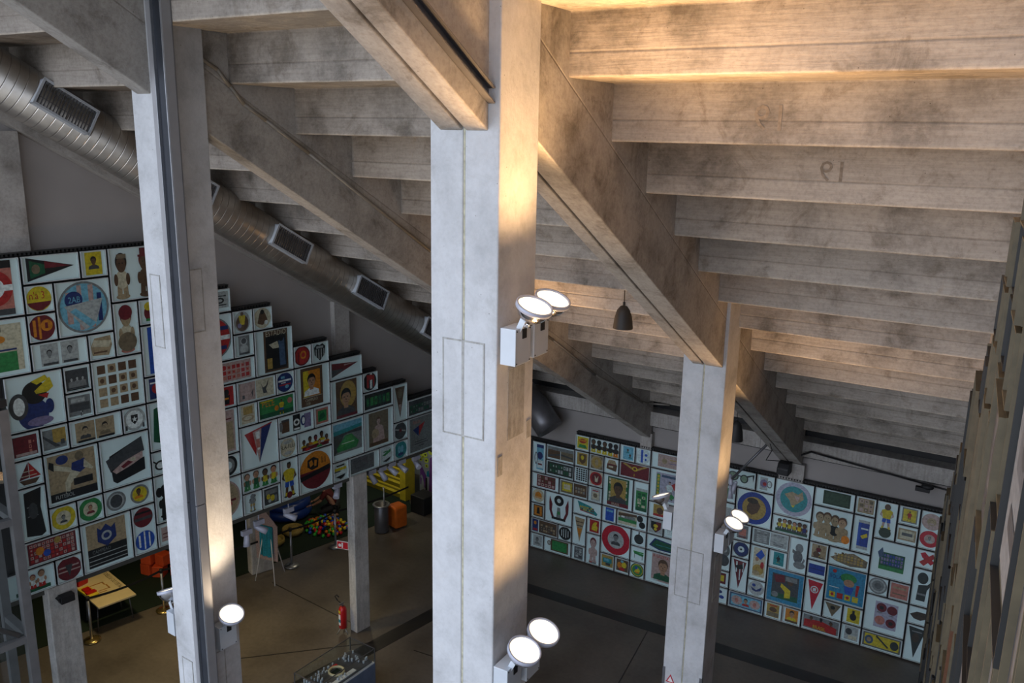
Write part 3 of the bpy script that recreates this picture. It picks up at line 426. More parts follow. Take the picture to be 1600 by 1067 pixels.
R 14 16 4 5|two silver sheets of fine print|R 1.2 1.4 9.6 8.8 g;R 10 1.4 19 8.8 l;S 1 6 2 2 9 8.4 l g;S 1 6 11 2 18 8.4 g l
R 16 17 3 5|grey clay animal with a curled tail|E 5.4 14 2 2.6 g;E 5 9 2.4 3.6 g2;E 6 4.6 3 2 g;P g2 2 11 4 10 4 12 2 13;P g 7.6 5 8.8 8 8 9 7 6
R 17 18 4 5|brown drawing of a player with a drum|R 1.6 1.2 8.8 8.8 t;F 5 2 6.4 h m w2;E 4 3.4 1.6 1.6 h;R 2 1.6 8 2 d
R 13 14 3 4|round dark blue badge with a white ball|E 5 5 4.3 4.3 d;E 5 5 3.8 3.8 n;E 5 5 1.8 1.8 w2;E 5 5 .6 .6 k
R 14 15 2 4|tall comic strip of a blue player over sand|R 2 2 8.6 18.6 z;P b 3 14 6 18 8 15 6 12;E 4 12 1 1.2 s;E 5 6 3 3 o2;E 4 4 2 1.4 t;E 7 9 1 2 r
R 15 16 3 4|teal card with a small black figure|R 2.6 1.4 8 8.8 c;F 5.2 2.6 4.6 k k k
R 13 14 1 3|red striped pennant with a running rider|P m 1.4 18.6 8.6 18 5 2;R 3 11.4 3.8 17.6 w2;R 5 7 5.6 16 w2;R 6.6 12 7.2 17.6 w2;P k 2.4 15 6.6 16.6 7 14 4 13
R 14 15 1 2|white plate painted with a blue bird|E 5 5 4.2 4.2 l;P n 2 5.4 5 4 8 6.4 7.4 4 5 3 3 3.4;E 3.6 6.6 1 .9 n3
R 15 17 1 3|blue framed picture of a player in yellow|R .8 .8 19.2 19.2 u2;R 3 3 17 17 d;R 3 3 17 6 v;P y 8 12 13 9 13 4.6 10 4 10 7.6 7.6 10;E 12.6 13.6 1.6 1.8 h;P m 3.6 16 9 17 10 13 5 12;E 5 5 1.8 1.6 g;R 10 14 16 16.6 g
R 17 18 3 4|plain dark blue cloth patch|R 1 2.4 9 7.6 n3;R 1.4 4.8 8.6 5.2 n
R 17 18 1 3|bright red pennant with a white ring emblem|P r2 1.4 18.6 9 18 4.6 2;E 5 13.6 2 2 w2;E 5 13.6 1.5 1.5 r2;R 4.2 12.6 5.8 14.4 w2
R 18 20 2 4|large blue comic cover of a figure in a green cap|R 1 1 19 19 u2;E 11 14.6 4 2.6 e;E 11.4 12 2.6 2 s;P b 9 10 14 10 13 6 10 6;P r 15 12 16.6 12 16 6 15 6;S 4 1 2 2 17 6 y r;T 1.6 13 2.2 n BOLA;E 4 17 1 1 r;R 2 8 7 8.4 w2
R 12 13 2 4|white card with a black mask partly behind the right-hand pillar|E 6 12 3 4 g2;E 6 6 3 3.4 d;E 6 12 1.4 1.4 l
R 12 13 1 2|small red and yellow box label|R 2.4 2 8 8.4 m;R 3.4 3.4 7 7 y
R 12 13 0 1|white card with blue blots|E 5 7 1.6 1 n;E 6.4 4 1.4 1 n3;E 4 2.4 1 .8 n
R 13 15 0 1|blue banknote with pink rosettes|R 1 1 19 9 n2;R 1.8 1.8 18.2 8.2 u;E 5 5 3 2.6 a;E 15 5 3 2.6 a;B 10 2.6 4.6 s k r;E 5 5 1 1.4 p;E 15 5 1 1.4 p
R 15 16 0 1|ochre picture of a resting animal|R 1.6 1.2 8.2 8.8 o2;E 5 5.6 2 1.4 h;R 2 1.6 8 4 i;R 3 7.6 7 8.2 r
R 16 17 0 1|orange portrait of a smiling player|R 1.6 1.2 8.2 8.8 o;B 5 2.4 5.6 s k y;R 1.6 1.2 8.2 2.4 h
R 17 19 0 1|red banner with cheering supporters|R 1 1.2 19 8.8 g;P r 1.4 2 18 1.4 18 5 10 7 1.6 6;B 5 5 3.4 h k r;B 10 5.4 3.4 k k r;B 15 4.6 3.6 h k r;T 6 2 2 y BRASIL
R 18 19 1 2|small brown pennant with a dark head|P i 1 8.8 9 8.4 5 1.4;E 5 6.4 1.2 1 k
R 17 19 7 8|green velvet game board with rounded ends|R 4.4 1.6 17.6 8.8 v2;R 5.4 2.4 16.6 8 v3
R 19 20 7 8|brown patchwork card|R 1.2 1.2 8.8 8.8 t;S 3 3 1.8 1.8 8.4 8.4 a i
R 20 21 6 8|toy goalkeeper in yellow and blue on a ball|F 5 5 13.6 a y b;E 5 3.6 2.8 2.6 v2;E 5 17 1.4 1.6 h
R 21 22 7 8|yellow card with an orange player|R 1.6 1.4 8.6 8.8 g;R 2.2 2 8 8.2 y;F 5 2.4 5 h r r
R 22 23 6 8|two saucers, cream above and crimson below|E 5 14.4 4.4 4.2 a;E 5 14.4 2 2 t;B 5 13 2.6 t h a;E 5 5.6 4.4 4.2 r2;E 5 5.6 2.4 2.3 a;B 5 4 3 g h l
R 21 22 6 7|beige cassette shaped tin|R 1 2 9 8 t;R 1.8 2.8 8.2 7.2 z;R 2.6 4.4 7.4 6 g2
R 19 20 5 7|blue drinks can with a golden boot|R 2.6 3 7.8 17 n3;R 2.6 2 7.8 3.6 l;R 2.6 16 7.8 17.4 l;P y 4 9 7 11 7.4 9 5 7.6;R 3 12.6 7.4 13.4 w2;R 2.6 3.6 4 16 b
R 20 22 4 6|white panel with a small painting of a crowd on grass|R 4 4.4 15.6 13.6 v;S 8 3 4.6 7 15 13 n3 q;P n2 3 13 5 16 6 12 4 10;R 4 4.4 15.6 6.4 e
R 22 23 5 6|crossed red football socks|P r2 2 7.6 4 8.6 8.6 4 7 2.4 3 5.6;P r 1.8 3 4 1.4 8.4 6.4 7.6 8.4 5 6
R 18 20 4 5|pile of small gold coins|P i 1 4 6 7 12 8.6 19 6 18.6 2.4 11 1.2 4 2.4;S 9 3 2.6 2.6 17 7 t o2;S 5 1 6 7 14 8 t h
R 22 23 3 5|dark bronze bust with a raised arm|E 4.6 15 2.4 3 k2;P k2 3 11 7 12 8.8 14.6 9 13 7 9 6.6 3 2.6 3;R 3 6 6.6 7 g
R 20 21 3 4|grey plate with concentric rings|E 5 5 4.3 4.3 g;E 5 5 3.6 3.6 l;E 5 5 2.8 2.8 g;E 5 5 1.6 1.6 g2
R 21 22 3 4|plain terracotta coloured booklet|R 1 1 9 8.8 p;R 2 6 8 7 t;R 2 3 8 3.6 i
R 20 22 1 3|four small red and white footballs|R 5 3 15.6 17 q2;E 8 14 2.4 2.4 m;E 13 13.6 2.4 2.4 m;E 7.8 7 2.4 2.4 p;E 13 6.6 2.4 2.4 m;R 6 11 8.6 11.6 g;R 12 10.4 14 11 g;E 8 14 1 1 k;E 13 6.6 1 1 k
R 22 23 2 3|long dark fish shaped wooden piece|P h2 1 5 4 7 8 7 9.2 4.4 6 2.6 3 3
R 19 20 1 2|yellow card with a black bottle shape|R 2.2 1.2 8.4 8.8 y;E 5.2 4.4 1.6 2 k;R 4.6 6 5.8 8 k
R 19 20 0 1|grey photograph with a pale face|R 2 1.4 8.6 8.8 l;E 4 6 1.6 1.8 d;R 4 2 8 4 z
R 20 22 0 1|yellow cigar label with two medallions|R 1 1.2 19 8.8 g2;R 1.8 2 18.2 8.2 y;E 4 5 2 2.4 n2;E 16 5 2 2.4 k2;P k2 7 7.6 13 2.6 13.4 3.4 7.4 8.4;E 4 5 1 1.2 t
R 22 23 0 2|black pennant in the bottom right corner|P k2 1.4 18.6 9 18 5 2;E 5 13 1.6 2.6 h2;R 3 16 7.6 16.6 g
'''

# ---------------------------------------------------------------- the building
def yk(k): return 6.47 + .877 * k
def zk(k): return 10.44 - .507 * k
mb = MB(); mb.box(-22, -4, -.3, 6, 24, 0); structure(mb.build('floor', 'floor'))
# stepped underside of the stand
pts = []
for k in range(-6, 13): pts += [(yk(k), zk(k - 1)), (yk(k), zk(k))]
pts.append((yk(12) + .75, zk(12)))
top = [(y, z + .9) for y, z in [(yk(12) + .75, zk(12)), (yk(-6), zk(-7))]]
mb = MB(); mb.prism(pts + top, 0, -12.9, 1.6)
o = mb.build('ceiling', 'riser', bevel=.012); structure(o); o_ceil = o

def pillar(F, x0, x1, y0, y1, z1, label, twin=False, mat='pillar', joint_mat='joint'):
    f = fr(F); mb = MB()
    if twin:
        mb.box(x0, y0 - YW, 0, -.008, y1 - YW, z1); mb.box(.008, y0 - YW, 0, x1, y1 - YW, z1)
    else: mb.box(x0, y0 - YW, 0, x1, y1 - YW, z1)
    o = mb.build('pillar', mat, bevel=.012, **f); structure(tag(o, label, 'pillar'))
    if twin:
        j = MB(); j.box(-.008, y0 - YW + .006, 0, .008, y1 - YW - .02, z1); j.build('joint_filler', joint_mat, o)
    return o
p2 = pillar(F2, -.308, .308, 5.34, 5.905, 11.9, 'broadest pale concrete pillar with a joint down its middle, in front', True)
p3 = pillar(F2, -.308, .308, 11.27, 11.835, 8.35, 'right-hand pale concrete pillar with a joint, under the end of the double beam', True)
p1 = pillar(F1, -.21, .21, 5.54, 6.10, 11.6, 'left pale concrete pillar beside the tall metal channel')
p4 = pillar(F1, -.15, .15, 11.3, 11.75, 8.2, 'slim concrete pillar standing behind the broadest pillar')
# repaired patches, plates let into the pillars
def patch(par, face, a0, a1, z0, z1, mats=('patch',), yf=0.0, outline=True, fill='pillar'):
    """face 'y': on the front (local y = yf); face 'x': on the side (local x = yf)"""
    mb = MB(); e = .013
    def slab(a0, a1, z0, z1, t, mi):
        if face == 'y': mb.box(a0, yf - t, z0, a1, yf + .002, z1, mi)
        else: mb.box(yf - .002, a0, z0, yf + t, a1, z1, mi)
    slab(a0, a1, z0, z1, .004, 0)
    if outline:
        for q in ((a0 - e, a0, z0 - e, z1 + e), (a1, a1 + e, z0 - e, z1 + e), (a0, a1, z0 - e, z0), (a0, a1, z1, z1 + e)): slab(*q, .0055, 1)
    o = mb.build('repair_patch', [fill, 'patch'], par)
    return o
y2 = 5.34 - YW
patch(p2, 'y', -.18, -.012, 7.66, 8.42, yf=y2); patch(p2, 'y', .012, .185, 7.66, 8.42, yf=y2)
patch(p2, 'x', y2 + .17, y2 + .42, 7.62, 8.2, yf=.308, outline=False, fill='patch')
patch(p2, 'x', y2 + .03, y2 + .10, 7.36, 7.52, yf=.308, outline=False, fill='patch'); patch(p2, 'x', y2 + .47, y2 + .54, 7.55, 7.70, yf=.308, outline=False, fill='patch')
y3 = 11.27 - YW
patch(p3, 'y', -.2, -.012, 3.35, 4.1, yf=y3); patch(p3, 'y', .012, .18, 3.3, 4.1, yf=y3); patch(p3, 'x', y3 + .2, y3 + .36, 3.3, 4.0, yf=.308, outline=True)
y1 = 5.54 - YW
patch(p1, 'y', -.13, .02, 7.75, 8.5, yf=y1); patch(p1, 'x', y1 + .12, y1 + .36, 7.9, 8.55, yf=.21); patch(p1, 'y', -.1, .07, 3.0, 4.05, yf=y1); patch(p1, 'x', y1 + .1, y1 + .33, 3.2, 4.1, yf=.21)

def beam(F, x0, x1, ya, yb, zf, depth=1.5, mat='beam', name='beam', par=None, mi2=None):
    mb = MB(); mb.prism([(ya - YW, zf(ya)), (yb - YW, zf(yb)), (yb - YW, zf(yb) + depth), (ya - YW, zf(ya) + depth)], 0, x0, x1)
    return mb
zA = lambda y: 9.792 - .599 * (y - 5.7)
zB = lambda y: 6.843 - .570 * (y - 11.4)
z1f = lambda y: 6.49 - .590 * (y - 12)
def twin_beam(ya, yb, zf, xl, xr, label):
    mb = beam(F2, xl, -.014, ya, yb, zf); m2 = beam(F2, .014, xr, ya, yb, zf)
    me = bpy.data.meshes.new('t'); m2.bm.to_mesh(me); m2.bm.free(); mb.bm.from_mesh(me)
    o = mb.build('beam', 'beam', bevel=.01, **fr(F2)); structure(tag(o, label, 'beam'))
    g = beam(F2, -.014, .014, ya, yb, lambda y: zf(y) + .05, 1.2); g.build('joint_gap', 'black', o)
    return o
bu = twin_beam(1.2, 5.36, zA, -.218, .207, 'double sloping concrete beam with a black joint, above the broadest pillar')
bl = twin_beam(5.88, 17.2, zB, -.175, .26, 'double sloping concrete beam running down to the picture wall')
o = beam(F1, -.118, .118, 1.5, 17.2, z1f, 1.5).build('beam', 'beam', bevel=.01, **fr(F1)); structure(tag(o, 'single sloping concrete beam passing behind the broadest pillar', 'beam'))
# steel channel on the side of the upper double beam
mb = MB(); zc = lambda y: 10.255 - .585 * (y - 5.23)
def slope_bar(mb, x0, x1, ya, yb, zf, t, mi=0): mb.prism([(ya - YW, zf(ya)), (yb - YW, zf(yb)), (yb - YW, zf(yb) + t), (ya - YW, zf(ya) + t)], 0, x0, x1, mi)
slope_bar(mb, .209, .215, 1.4, 5.33, zc, .115); slope_bar(mb, .209, .27, 1.4, 5.33, zc, .012); slope_bar(mb, .209, .27, 1.4, 5.33, lambda y: zc(y) + .103, .012)
tag(mb.build('steel_channel', 'steel_dark', **fr(F2)), 'grey steel channel sloping along the side of the upper double beam', 'channel')

# left wall: plaster, concrete frame in it, slab over the low room
mb = MB(); mb.box(-.42, -16.5, 3.36, -.32, .1, 12.5); structure(mb.build('wall_left', 'plaster', **fr(WL)))
mb = MB(); zl = lambda y: 9.86 - .585 * (y - 6.5)
mb.prism([(2 - YW, zl(2)), (17 - YW, zl(17)), (17 - YW, zl(17) + 2), (2 - YW, zl(2) + 2)], 0, -.36, -.05)
mb.box(-.34, 5.9 - YW, 3.4, -.2, 6.42 - YW, 9.9); mb.box(-.34, 11.6 - YW, 3.4, -.2, 11.95 - YW, 7.0)
structure(tag(mb.build('wall_frame', 'soffit', **fr(WL)), 'concrete frame built into the grey left wall', 'wall frame'))
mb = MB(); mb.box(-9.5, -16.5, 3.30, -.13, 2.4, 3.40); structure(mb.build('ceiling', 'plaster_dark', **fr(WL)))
# back wall with the concrete lintel and the dark slots above and below it
mb = MB(); mb.box(-10.35, 17.28, 0, -.4, 17.5, 3.7); structure(mb.build('wall_back', 'plaster'))
mb = MB(); mb.box(-10.5, 17.08, 3.76, -.4, 17.5, 4.09); structure(tag(mb.build('lintel', 'soffit', bevel=.01), 'long concrete lintel above the picture wall at the back', 'lintel'))
mb = MB(); mb.box(-10.5, 17.22, 3.70, -.4, 17.45, 3.77); mb.box(-10.5, 17.45, 4.0, 0, 17.6, 5.6); structure(mb.build('trim_1', 'black'))
mb = MB()
for x0, x1 in ((-7.2, -6.93), (-4.12, -3.62)): mb.box(x0, 17.12, 0, x1, 17.3, 3.56)
structure(tag(mb.build('wall_stub', 'soffit'), 'concrete stubs under the beam ends at the back wall', 'wall stub'))
mb = MB(); mb.box(.12, -16.5, 0, .25, .3, 11.5); structure(mb.build('wall_right', 'plaster', **fr(SW)))
# low room beneath the picture wall
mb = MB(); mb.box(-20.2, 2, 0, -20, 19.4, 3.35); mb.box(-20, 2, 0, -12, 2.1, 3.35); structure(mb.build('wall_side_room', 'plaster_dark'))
mb = MB(); mb.box(-20, 19.2, 0, -10.2, 19.35, 3.35); mb.box(-14.13, 18.0, 0, -10.2, 18.08, 3.35); mb.box(-10.3, 17.2, 0, -10.2, 19.3, 3.35); structure(mb.build('wall_mural', 'wallpale'))
# carpet
mb = MB(); mb.prism([(-20, 2.2), (-17.1, 2.2), (-15.55, 8.77), (-14.72, 12.2), (-13.64, 17.06), (-14.3, 17.7), (-20, 17.7)], 2, .002, .014)
tag(mb.build('green_carpet', 'carpet'), 'dark green carpet covering the floor of the play area', 'carpet')
# floor strips
def strip(a, b, w, name='floor_strip', label=None):
    a = Vector(a); b = Vector(b); n = Vector((-(b - a).y, (b - a).x)).normalized() * w / 2; mb = MB()
    mb.prism([tuple(a - n), tuple(b - n), tuple(b + n), tuple(a + n)], 2, .001, .006); o = mb.build(name, 'floorband'); o['kind'] = 'structure'; return o
strip((-9.6, 15.32), (-1.2, 15.5), .34, 'trim_2'); strip((-11.7, 3.5), (-9.75, 15.3), .36, 'trim_3')
for a, b in (((-13.91, 12.31), (-11.2, 12.05)), ((-12.3, 9.85), (-10.3, 11.9)), ((-9.6, 12.0), (-3, 12.6)), ((-6, 15.2), (-5.2, 9))): strip(a, b, .02, 'trim_4')

# ---------------------------------------------------------------- picture panels
INK = dict(w=(.78, .78, .76), w2=(.62, .68, .68), k=(.01, .01, .012), k2=(.025, .03, .03), l=(.42, .42, .41), g=(.2, .2, .2), g2=(.12, .12, .125), g3=(.22, .30, .2), d=(.055, .055, .06),
    r=(.42, .02, .02), r2=(.5, .01, .03), m=(.15, .012, .02), p=(.50, .17, .13), a=(.48, .32, .29), s=(.42, .22, .13), t=(.38, .27, .16), h=(.11, .055, .03), h2=(.05, .03, .02), i=(.18, .13, .08),
    z=(.58, .50, .36), y=(.62, .46, .02), o=(.60, .20, .015), o2=(.42, .26, .06), e=(.03, .22, .06), e2=(.06, .3, .08), v=(.01, .09, .04), v2=(.03, .05, .03), v3=(.05, .08, .05), c=(.02, .24, .26),
    u=(.17, .42, .55), u2=(.03, .22, .38), b=(.02, .08, .42), n=(.015, .03, .14), n2=(.06, .10, .18), n3=(.02, .05, .28), q=(.22, .17, .3), q2=(.42, .38, .48))
class Art:
    def __init__(s, W, H, cw, ch): s.v = []; s.f = []; s.c = []; s.n = 0; s.kx = cw / 10.0; s.kz = ch / 10.0; s.W = W; s.H = H
    def poly(s, pts, c, same=False):
        if not same: s.n += 1
        y = -.004 - .0006 * s.n; b = len(s.v)
        for x, z in pts:
            s.v.append((min(max(x, .25), s.W * 10 - .25) * s.kx, y, min(max(z, .25), s.H * 10 - .25) * s.kz))
        s.f.append(tuple(range(b, len(s.v)))); s.c.append(INK[c])
    def R(s, x0, y0, x1, y1, c): s.poly([(x0, y0), (x1, y0), (x1, y1), (x0, y1)], c)
    def E(s, cx, cy, rx, ry, c, n=28): s.poly([(cx + rx * math.cos(2 * PI * k / n), cy + ry * math.sin(2 * PI * k / n)) for k in range(n)], c)
    def C(s, cx, cy, r, c): s.E(cx, cy, r, r, c)
    def W_(s, cx, cy, r, c): s.poly([(cx + r * math.cos(PI * k / 16), cy + r * math.sin(PI * k / 16)) for k in range(17)], c)
    def P(s, c, *p): s.poly(list(zip(p[::2], p[1::2])), c)
    def X(s, cx, cy, r, c): s.poly([(cx + (r if k % 2 == 0 else r * .42) * math.sin(PI * k / 5), cy + (r if k % 2 == 0 else r * .42) * math.cos(PI * k / 5)) for k in range(10)], c)
    def T(s, x, y, size, c, txt):
        vs, fs = textmesh(txt, size * 1.35); s.n += 1; yy = -.004 - .0006 * s.n; b = len(s.v)
        for v in vs: s.v.append(((x + v.x * .82) * s.kx, yy, (y + v.y) * s.kz))
        for f in fs: s.f.append(tuple(b + k for k in f)); s.c.append(INK[c])
    def B(s, cx, y, h, skin, hair, shirt):
        s.P(shirt, cx - .44 * h, y, cx - .40 * h, y + .22 * h, cx - .14 * h, y + .34 * h, cx + .14 * h, y + .34 * h, cx + .40 * h, y + .22 * h, cx + .44 * h, y)
        s.R(cx - .1 * h, y + .26 * h, cx + .1 * h, y + .45 * h, skin); s.E(cx, y + .74 * h, .235 * h, .27 * h, hair); s.E(cx, y + .64 * h, .20 * h, .26 * h, skin)
        if h > 4: 
            s.E(cx - .08 * h, y + .68 * h, .035 * h, .02 * h, hair); s.E(cx + .08 * h, y + .68 * h, .035 * h, .02 * h, hair); s.R(cx - .07 * h, y + .48 * h, cx + .07 * h, y + .5 * h, 'h'); s.P('h', cx - .01 * h, y + .66 * h, cx + .04 * h, y + .56 * h, cx - .02 * h, y + .56 * h)
            s.P(hair, cx - .21 * h, y + .72 * h, cx - .18 * h, y + .9 * h, cx + .12 * h, y + .95 * h, cx + .22 * h, y + .76 * h, cx + .1 * h, y + .84 * h, cx - .12 * h, y + .82 * h)
    def F(s, cx, y, h, skin, shirt, shorts):
        u = h
        for d in (-1, 1):
            s.P(skin, cx + d * .03 * u, y + .3 * u, cx + d * .12 * u, y + .3 * u, cx + d * .15 * u, y + .03 * u, cx + d * .08 * u, y + .03 * u)
            s.P(shorts, cx, y + .46 * u, cx + d * .13 * u, y + .46 * u, cx + d * .15 * u, y + .3 * u, cx + d * .02 * u, y + .28 * u)
            s.P(skin, cx + d * .13 * u, y + .76 * u, cx + d * .18 * u, y + .74 * u, cx + d * .24 * u, y + .56 * u, cx + d * .12 * u, y + .46 * u, cx + d * .18 * u, y + .58 * u)
            s.E(cx + d * .13 * u, y + .03 * u, .06 * u, .03 * u, 'k')
            s.P('y', cx + d * .08 * u, y + .14 * u, cx + d * .145 * u, y + .14 * u, cx + d * .15 * u, y + .04 * u, cx + d * .08 * u, y + .04 * u)
        s.P(shirt, cx - .12 * u, y + .44 * u, cx + .12 * u, y + .44 * u, cx + .19 * u, y + .74 * u, cx + .08 * u, y + .8 * u, cx - .08 * u, y + .8 * u, cx - .19 * u, y + .74 * u)
        s.E(cx, y + .9 * u, .065 * u, .09 * u, skin); s.P('k', cx - .07 * u, y + .9 * u, cx - .05 * u, y + .99 * u, cx + .05 * u, y + .99 * u, cx + .07 * u, y + .9 * u, cx, y + .95 * u)
    def O(s, cx, y, h, skin, hair, shirt, shorts):
        u = h; w = min(.20 * u, 2.4)
        s.E(cx, y + .05 * u, 1.1 * w, .06 * u, shorts)
        for d in (-1, 1): s.P(shorts, cx, y + .3 * u, cx + d * w * .8, y + .3 * u, cx + d * w * .9, y + .05 * u, cx + d * w * .15, y + .05 * u)
        s.E(cx, y + .42 * u, w, .2 * u, shirt)
        for d in (-1, 1): s.E(cx + d * w * .95, y + .42 * u, w * .32, .13 * u, skin)
        s.E(cx, y + .80 * u, w * .92, .19 * u, hair); s.E(cx, y + .74 * u, w * .76, .17 * u, skin)
        s.E(cx - w * .25, y + .77 * u, w * .1, .015 * u, 'k'); s.E(cx + w * .25, y + .77 * u, w * .1, .015 * u, 'k')
    def S(s, nx, ny, x0, y0, x1, y1, a, b):
        rnd = random.Random(nx * 31 + ny * 7 + int(x1 * 10)); dx = (x1 - x0) / nx; dy = (y1 - y0) / ny; s.n += 1
        for i in range(int(nx)):
            for j in range(int(ny)):
                X = x0 + i * dx; Y = y0 + j * dy; e = .12
                s.poly([(X + e * dx, Y + e * dy), (X + (1 - e) * dx, Y + e * dy), (X + (1 - e) * dx, Y + (1 - e) * dy), (X + e * dx, Y + (1 - e) * dy)], a if rnd.random() < .6 else b, True)
        s.n += 1
        for i in range(int(nx)):
            for j in range(int(ny)):
                X = x0 + (i + .5) * dx; Y = y0 + (j + .5) * dy; r = .22
                s.poly([(X + r * dx * math.cos(q * PI / 4), Y + r * dy * math.sin(q * PI / 4)) for q in range(8)], b if rnd.random() < .7 else a, True)
    def run(s, src):
        for op in src.split(';'):
            k = op.strip().split(' '); n = k[0]
            if n == 'T':
                s.T(float(k[1]), float(k[2]), float(k[3]), k[4], ' '.join(k[5:])); continue
            a = [];
            for t in k[1:]:
                try: a.append(float(t))
                except ValueError: a.append(t)
            getattr(s, 'W_' if n == 'W' else n)(*a)
        return s
    def build(s, par):
        me = bpy.data.meshes.new('picture'); me.from_pydata(s.v, [], s.f); me.update()
        at_ = me.color_attributes.new('ink', 'FLOAT_COLOR', 'CORNER')
        for p in me.polygons:
            for li in p.loop_indices: at_.data[li].color = (*s.c[p.index], 1)
        bm = bmesh.new(); bm.from_mesh(me)
        for f in bm.faces:
            if f.normal.y > 0: f.normal_flip()
        bm.to_mesh(me); bm.free()
        me.materials.append(M['print']); o = bpy.data.objects.new('picture', me); COL.objects.link(o); o.parent = par
        return o
aL = PI / 2 - WL[0]
def uR(i): return -9.9 + (-.057 + .382 * i if i <= 8 else 2.999 + (i - 8) * .3922 if i <= 13 else 4.96 + (i - 13) * .3933)
def wallpos(w, i, j):
    if w == 'L':
        u = -5.878 + .3915 * i; return (-10.8745 + u * math.cos(aL), 12.1 + u * math.sin(aL), 3.438 + .4040 * j)
    return (uR(i), YW, .018 + .3985 * j)
def panel_body(W, H, name='picture_panel', edge='backing', depth=.07):
    g = .017; mb = MB(); mb.box(g, .001, g, W - g, depth, H - g, 1); mb.face([(g + .004, 0, g + .004), (W - g - .004, 0, g + .004), (W - g - .004, 0, H - g - .004), (g + .004, 0, H - g - .004)], 0)
    return mb
def frame_mb(W, H):
    g = .017; t = .010; mb = MB()
    for a in ((g, g, W - g, g + t), (g, H - g - t, W - g, H - g), (g, g + t, g + t, H - g - t), (W - g - t, g + t, W - g, H - g - t)): mb.box(a[0], -.03, a[1], a[2], .0, a[3])
    return mb
def glass_mb(W, H):
    g = .026; mb = MB(); mb.face([(g, -.026, g), (W - g, -.026, g), (W - g, -.026, H - g), (g, -.026, H - g)]); return mb
tops = {'L': {}, 'R': {}}; lows = {'L': {}, 'R': {}}
for line in PANELS.strip().split('\n'):
    head, desc, art = line.split('|'); w, i0, i1, j0, j1 = head.split(); i0, i1, j0, j1 = map(int, (i0, i1, j0, j1))
    p0 = wallpos(w, i0, j0); p1 = wallpos(w, i1, j1); W = math.hypot(p1[0] - p0[0], p1[1] - p0[1]); H = p1[2] - p0[2]
    rz = aL if w == 'L' else 0.0
    o = panel_body(W, H).build('picture_panel', ['backing', 'rack'], None, p0, rz)
    tag(o, desc + (', on the left wall' if w == 'L' else ', on the back wall'), 'picture panel', 'picture panels on the left wall' if w == 'L' else 'picture panels on the back wall')
    frame_mb(W, H).build('frame', 'rim', o); glass_mb(W, H).build('glass', 'glass', o)
    Art(i1 - i0, j1 - j0, W / (i1 - i0), H / (j1 - j0)).run(art).build(o)
    for i in range(i0, i1):
        tops[w][i] = max(tops[w].get(i, 0), j1); lows[w][i] = min(lows[w].get(i, 99), j0)
# black racks that carry the panels, with the toothed ledge on every step
for w, name in (('L', 'left'), ('R', 'back')):
    T = tops[w]; rng = range(min(T), max(T) + 1)
    for i in rng:
        if i not in T: T[i] = 10 if (w == 'L' and i < 8) else 8
    if w == 'R':
        for i in (10, 11): T[i] = 8
    if w == 'L':
        T[5] = 11; T[6] = 10; T[7] = 10; T[18] = T[19] = 3; T[20] = 3
    if w == 'R': T[-1] = 7
    ks = sorted(T); base = wallpos(w, 0, 0); rz = aL if w == 'L' else 0; mb = MB(); tb = None
    def U(i):
        a = wallpos(w, i, 0); return (-1 if i < 0 else 1) * math.hypot(a[0] - base[0], a[1] - base[1])
    teeth = []
    for i in ks:
        z = wallpos(w, 0, T[i])[2] - base[2]; a, b = U(i), U(i + 1)
        mb.box(a, .073, -.01, b, .105, z)
        if tb is None or T.get(i - 1) != T[i]:
            tb = MB(); teeth.append(tb); e = i
            while T.get(e + 1) == T[i]: e += 1
            c = U(e + 1); tb.box(a, .02, z + .028, c, .14, z + .036); tb.box(a, .125, z - .02, c, .14, z + .036)
        n = 7
        for q in range(n):
            x = a + (b - a) * (q + .25) / n; tb.box(x, .015, z - .004, x + (b - a) * .5 / n, .13, z + .03)
    o = mb.build('display_rack', 'rack', None, base, rz); tag(o, 'black rack carrying the picture panels of the %s wall' % name, 'display rack')
    for tb in teeth: tb.build('toothed_ledge', 'rack', o)

f0 = 11.27 - YW
for x in (-.308, .308):
    g = MB(); g.box(x - (.004 if x < 0 else .04), f0 - .004, 0, x + (.04 if x < 0 else .004), f0, 2.1); g.box(x - (.004 if x < 0 else 0), f0, 0, x + (0 if x < 0 else .004), f0 + .04, 2.1); g.build('corner_guard', 'steel_dark', p3)
g = MB(); g.prism([(-.25, 1.86), (-.11, 1.86), (-.18, 2.0)], 1, f0 - .005, f0 - .001, 0); g.prism([(-.225, 1.875), (-.135, 1.875), (-.18, 1.965)], 1, f0 - .006, f0 - .0045, 1); g.build('warning_sign', ['signred', 'white'], p3)

M['old_mark'] = simple('faded_mark', (.205, .17, .135), .85, noise=.25, scale=30)
for txt, size, x, y, z in (('19', .30, -1.95, yk(1), 10.05), ('19', .26, -1.62, yk(2), 9.62)):
    vs, fs = textmesh(txt, size); g = MB()
    for q in fs: g.face([(x - vs[k].x, y - .004, z + vs[k].y) for k in q])
    g.build('painted_mark', 'old_mark', o_ceil)

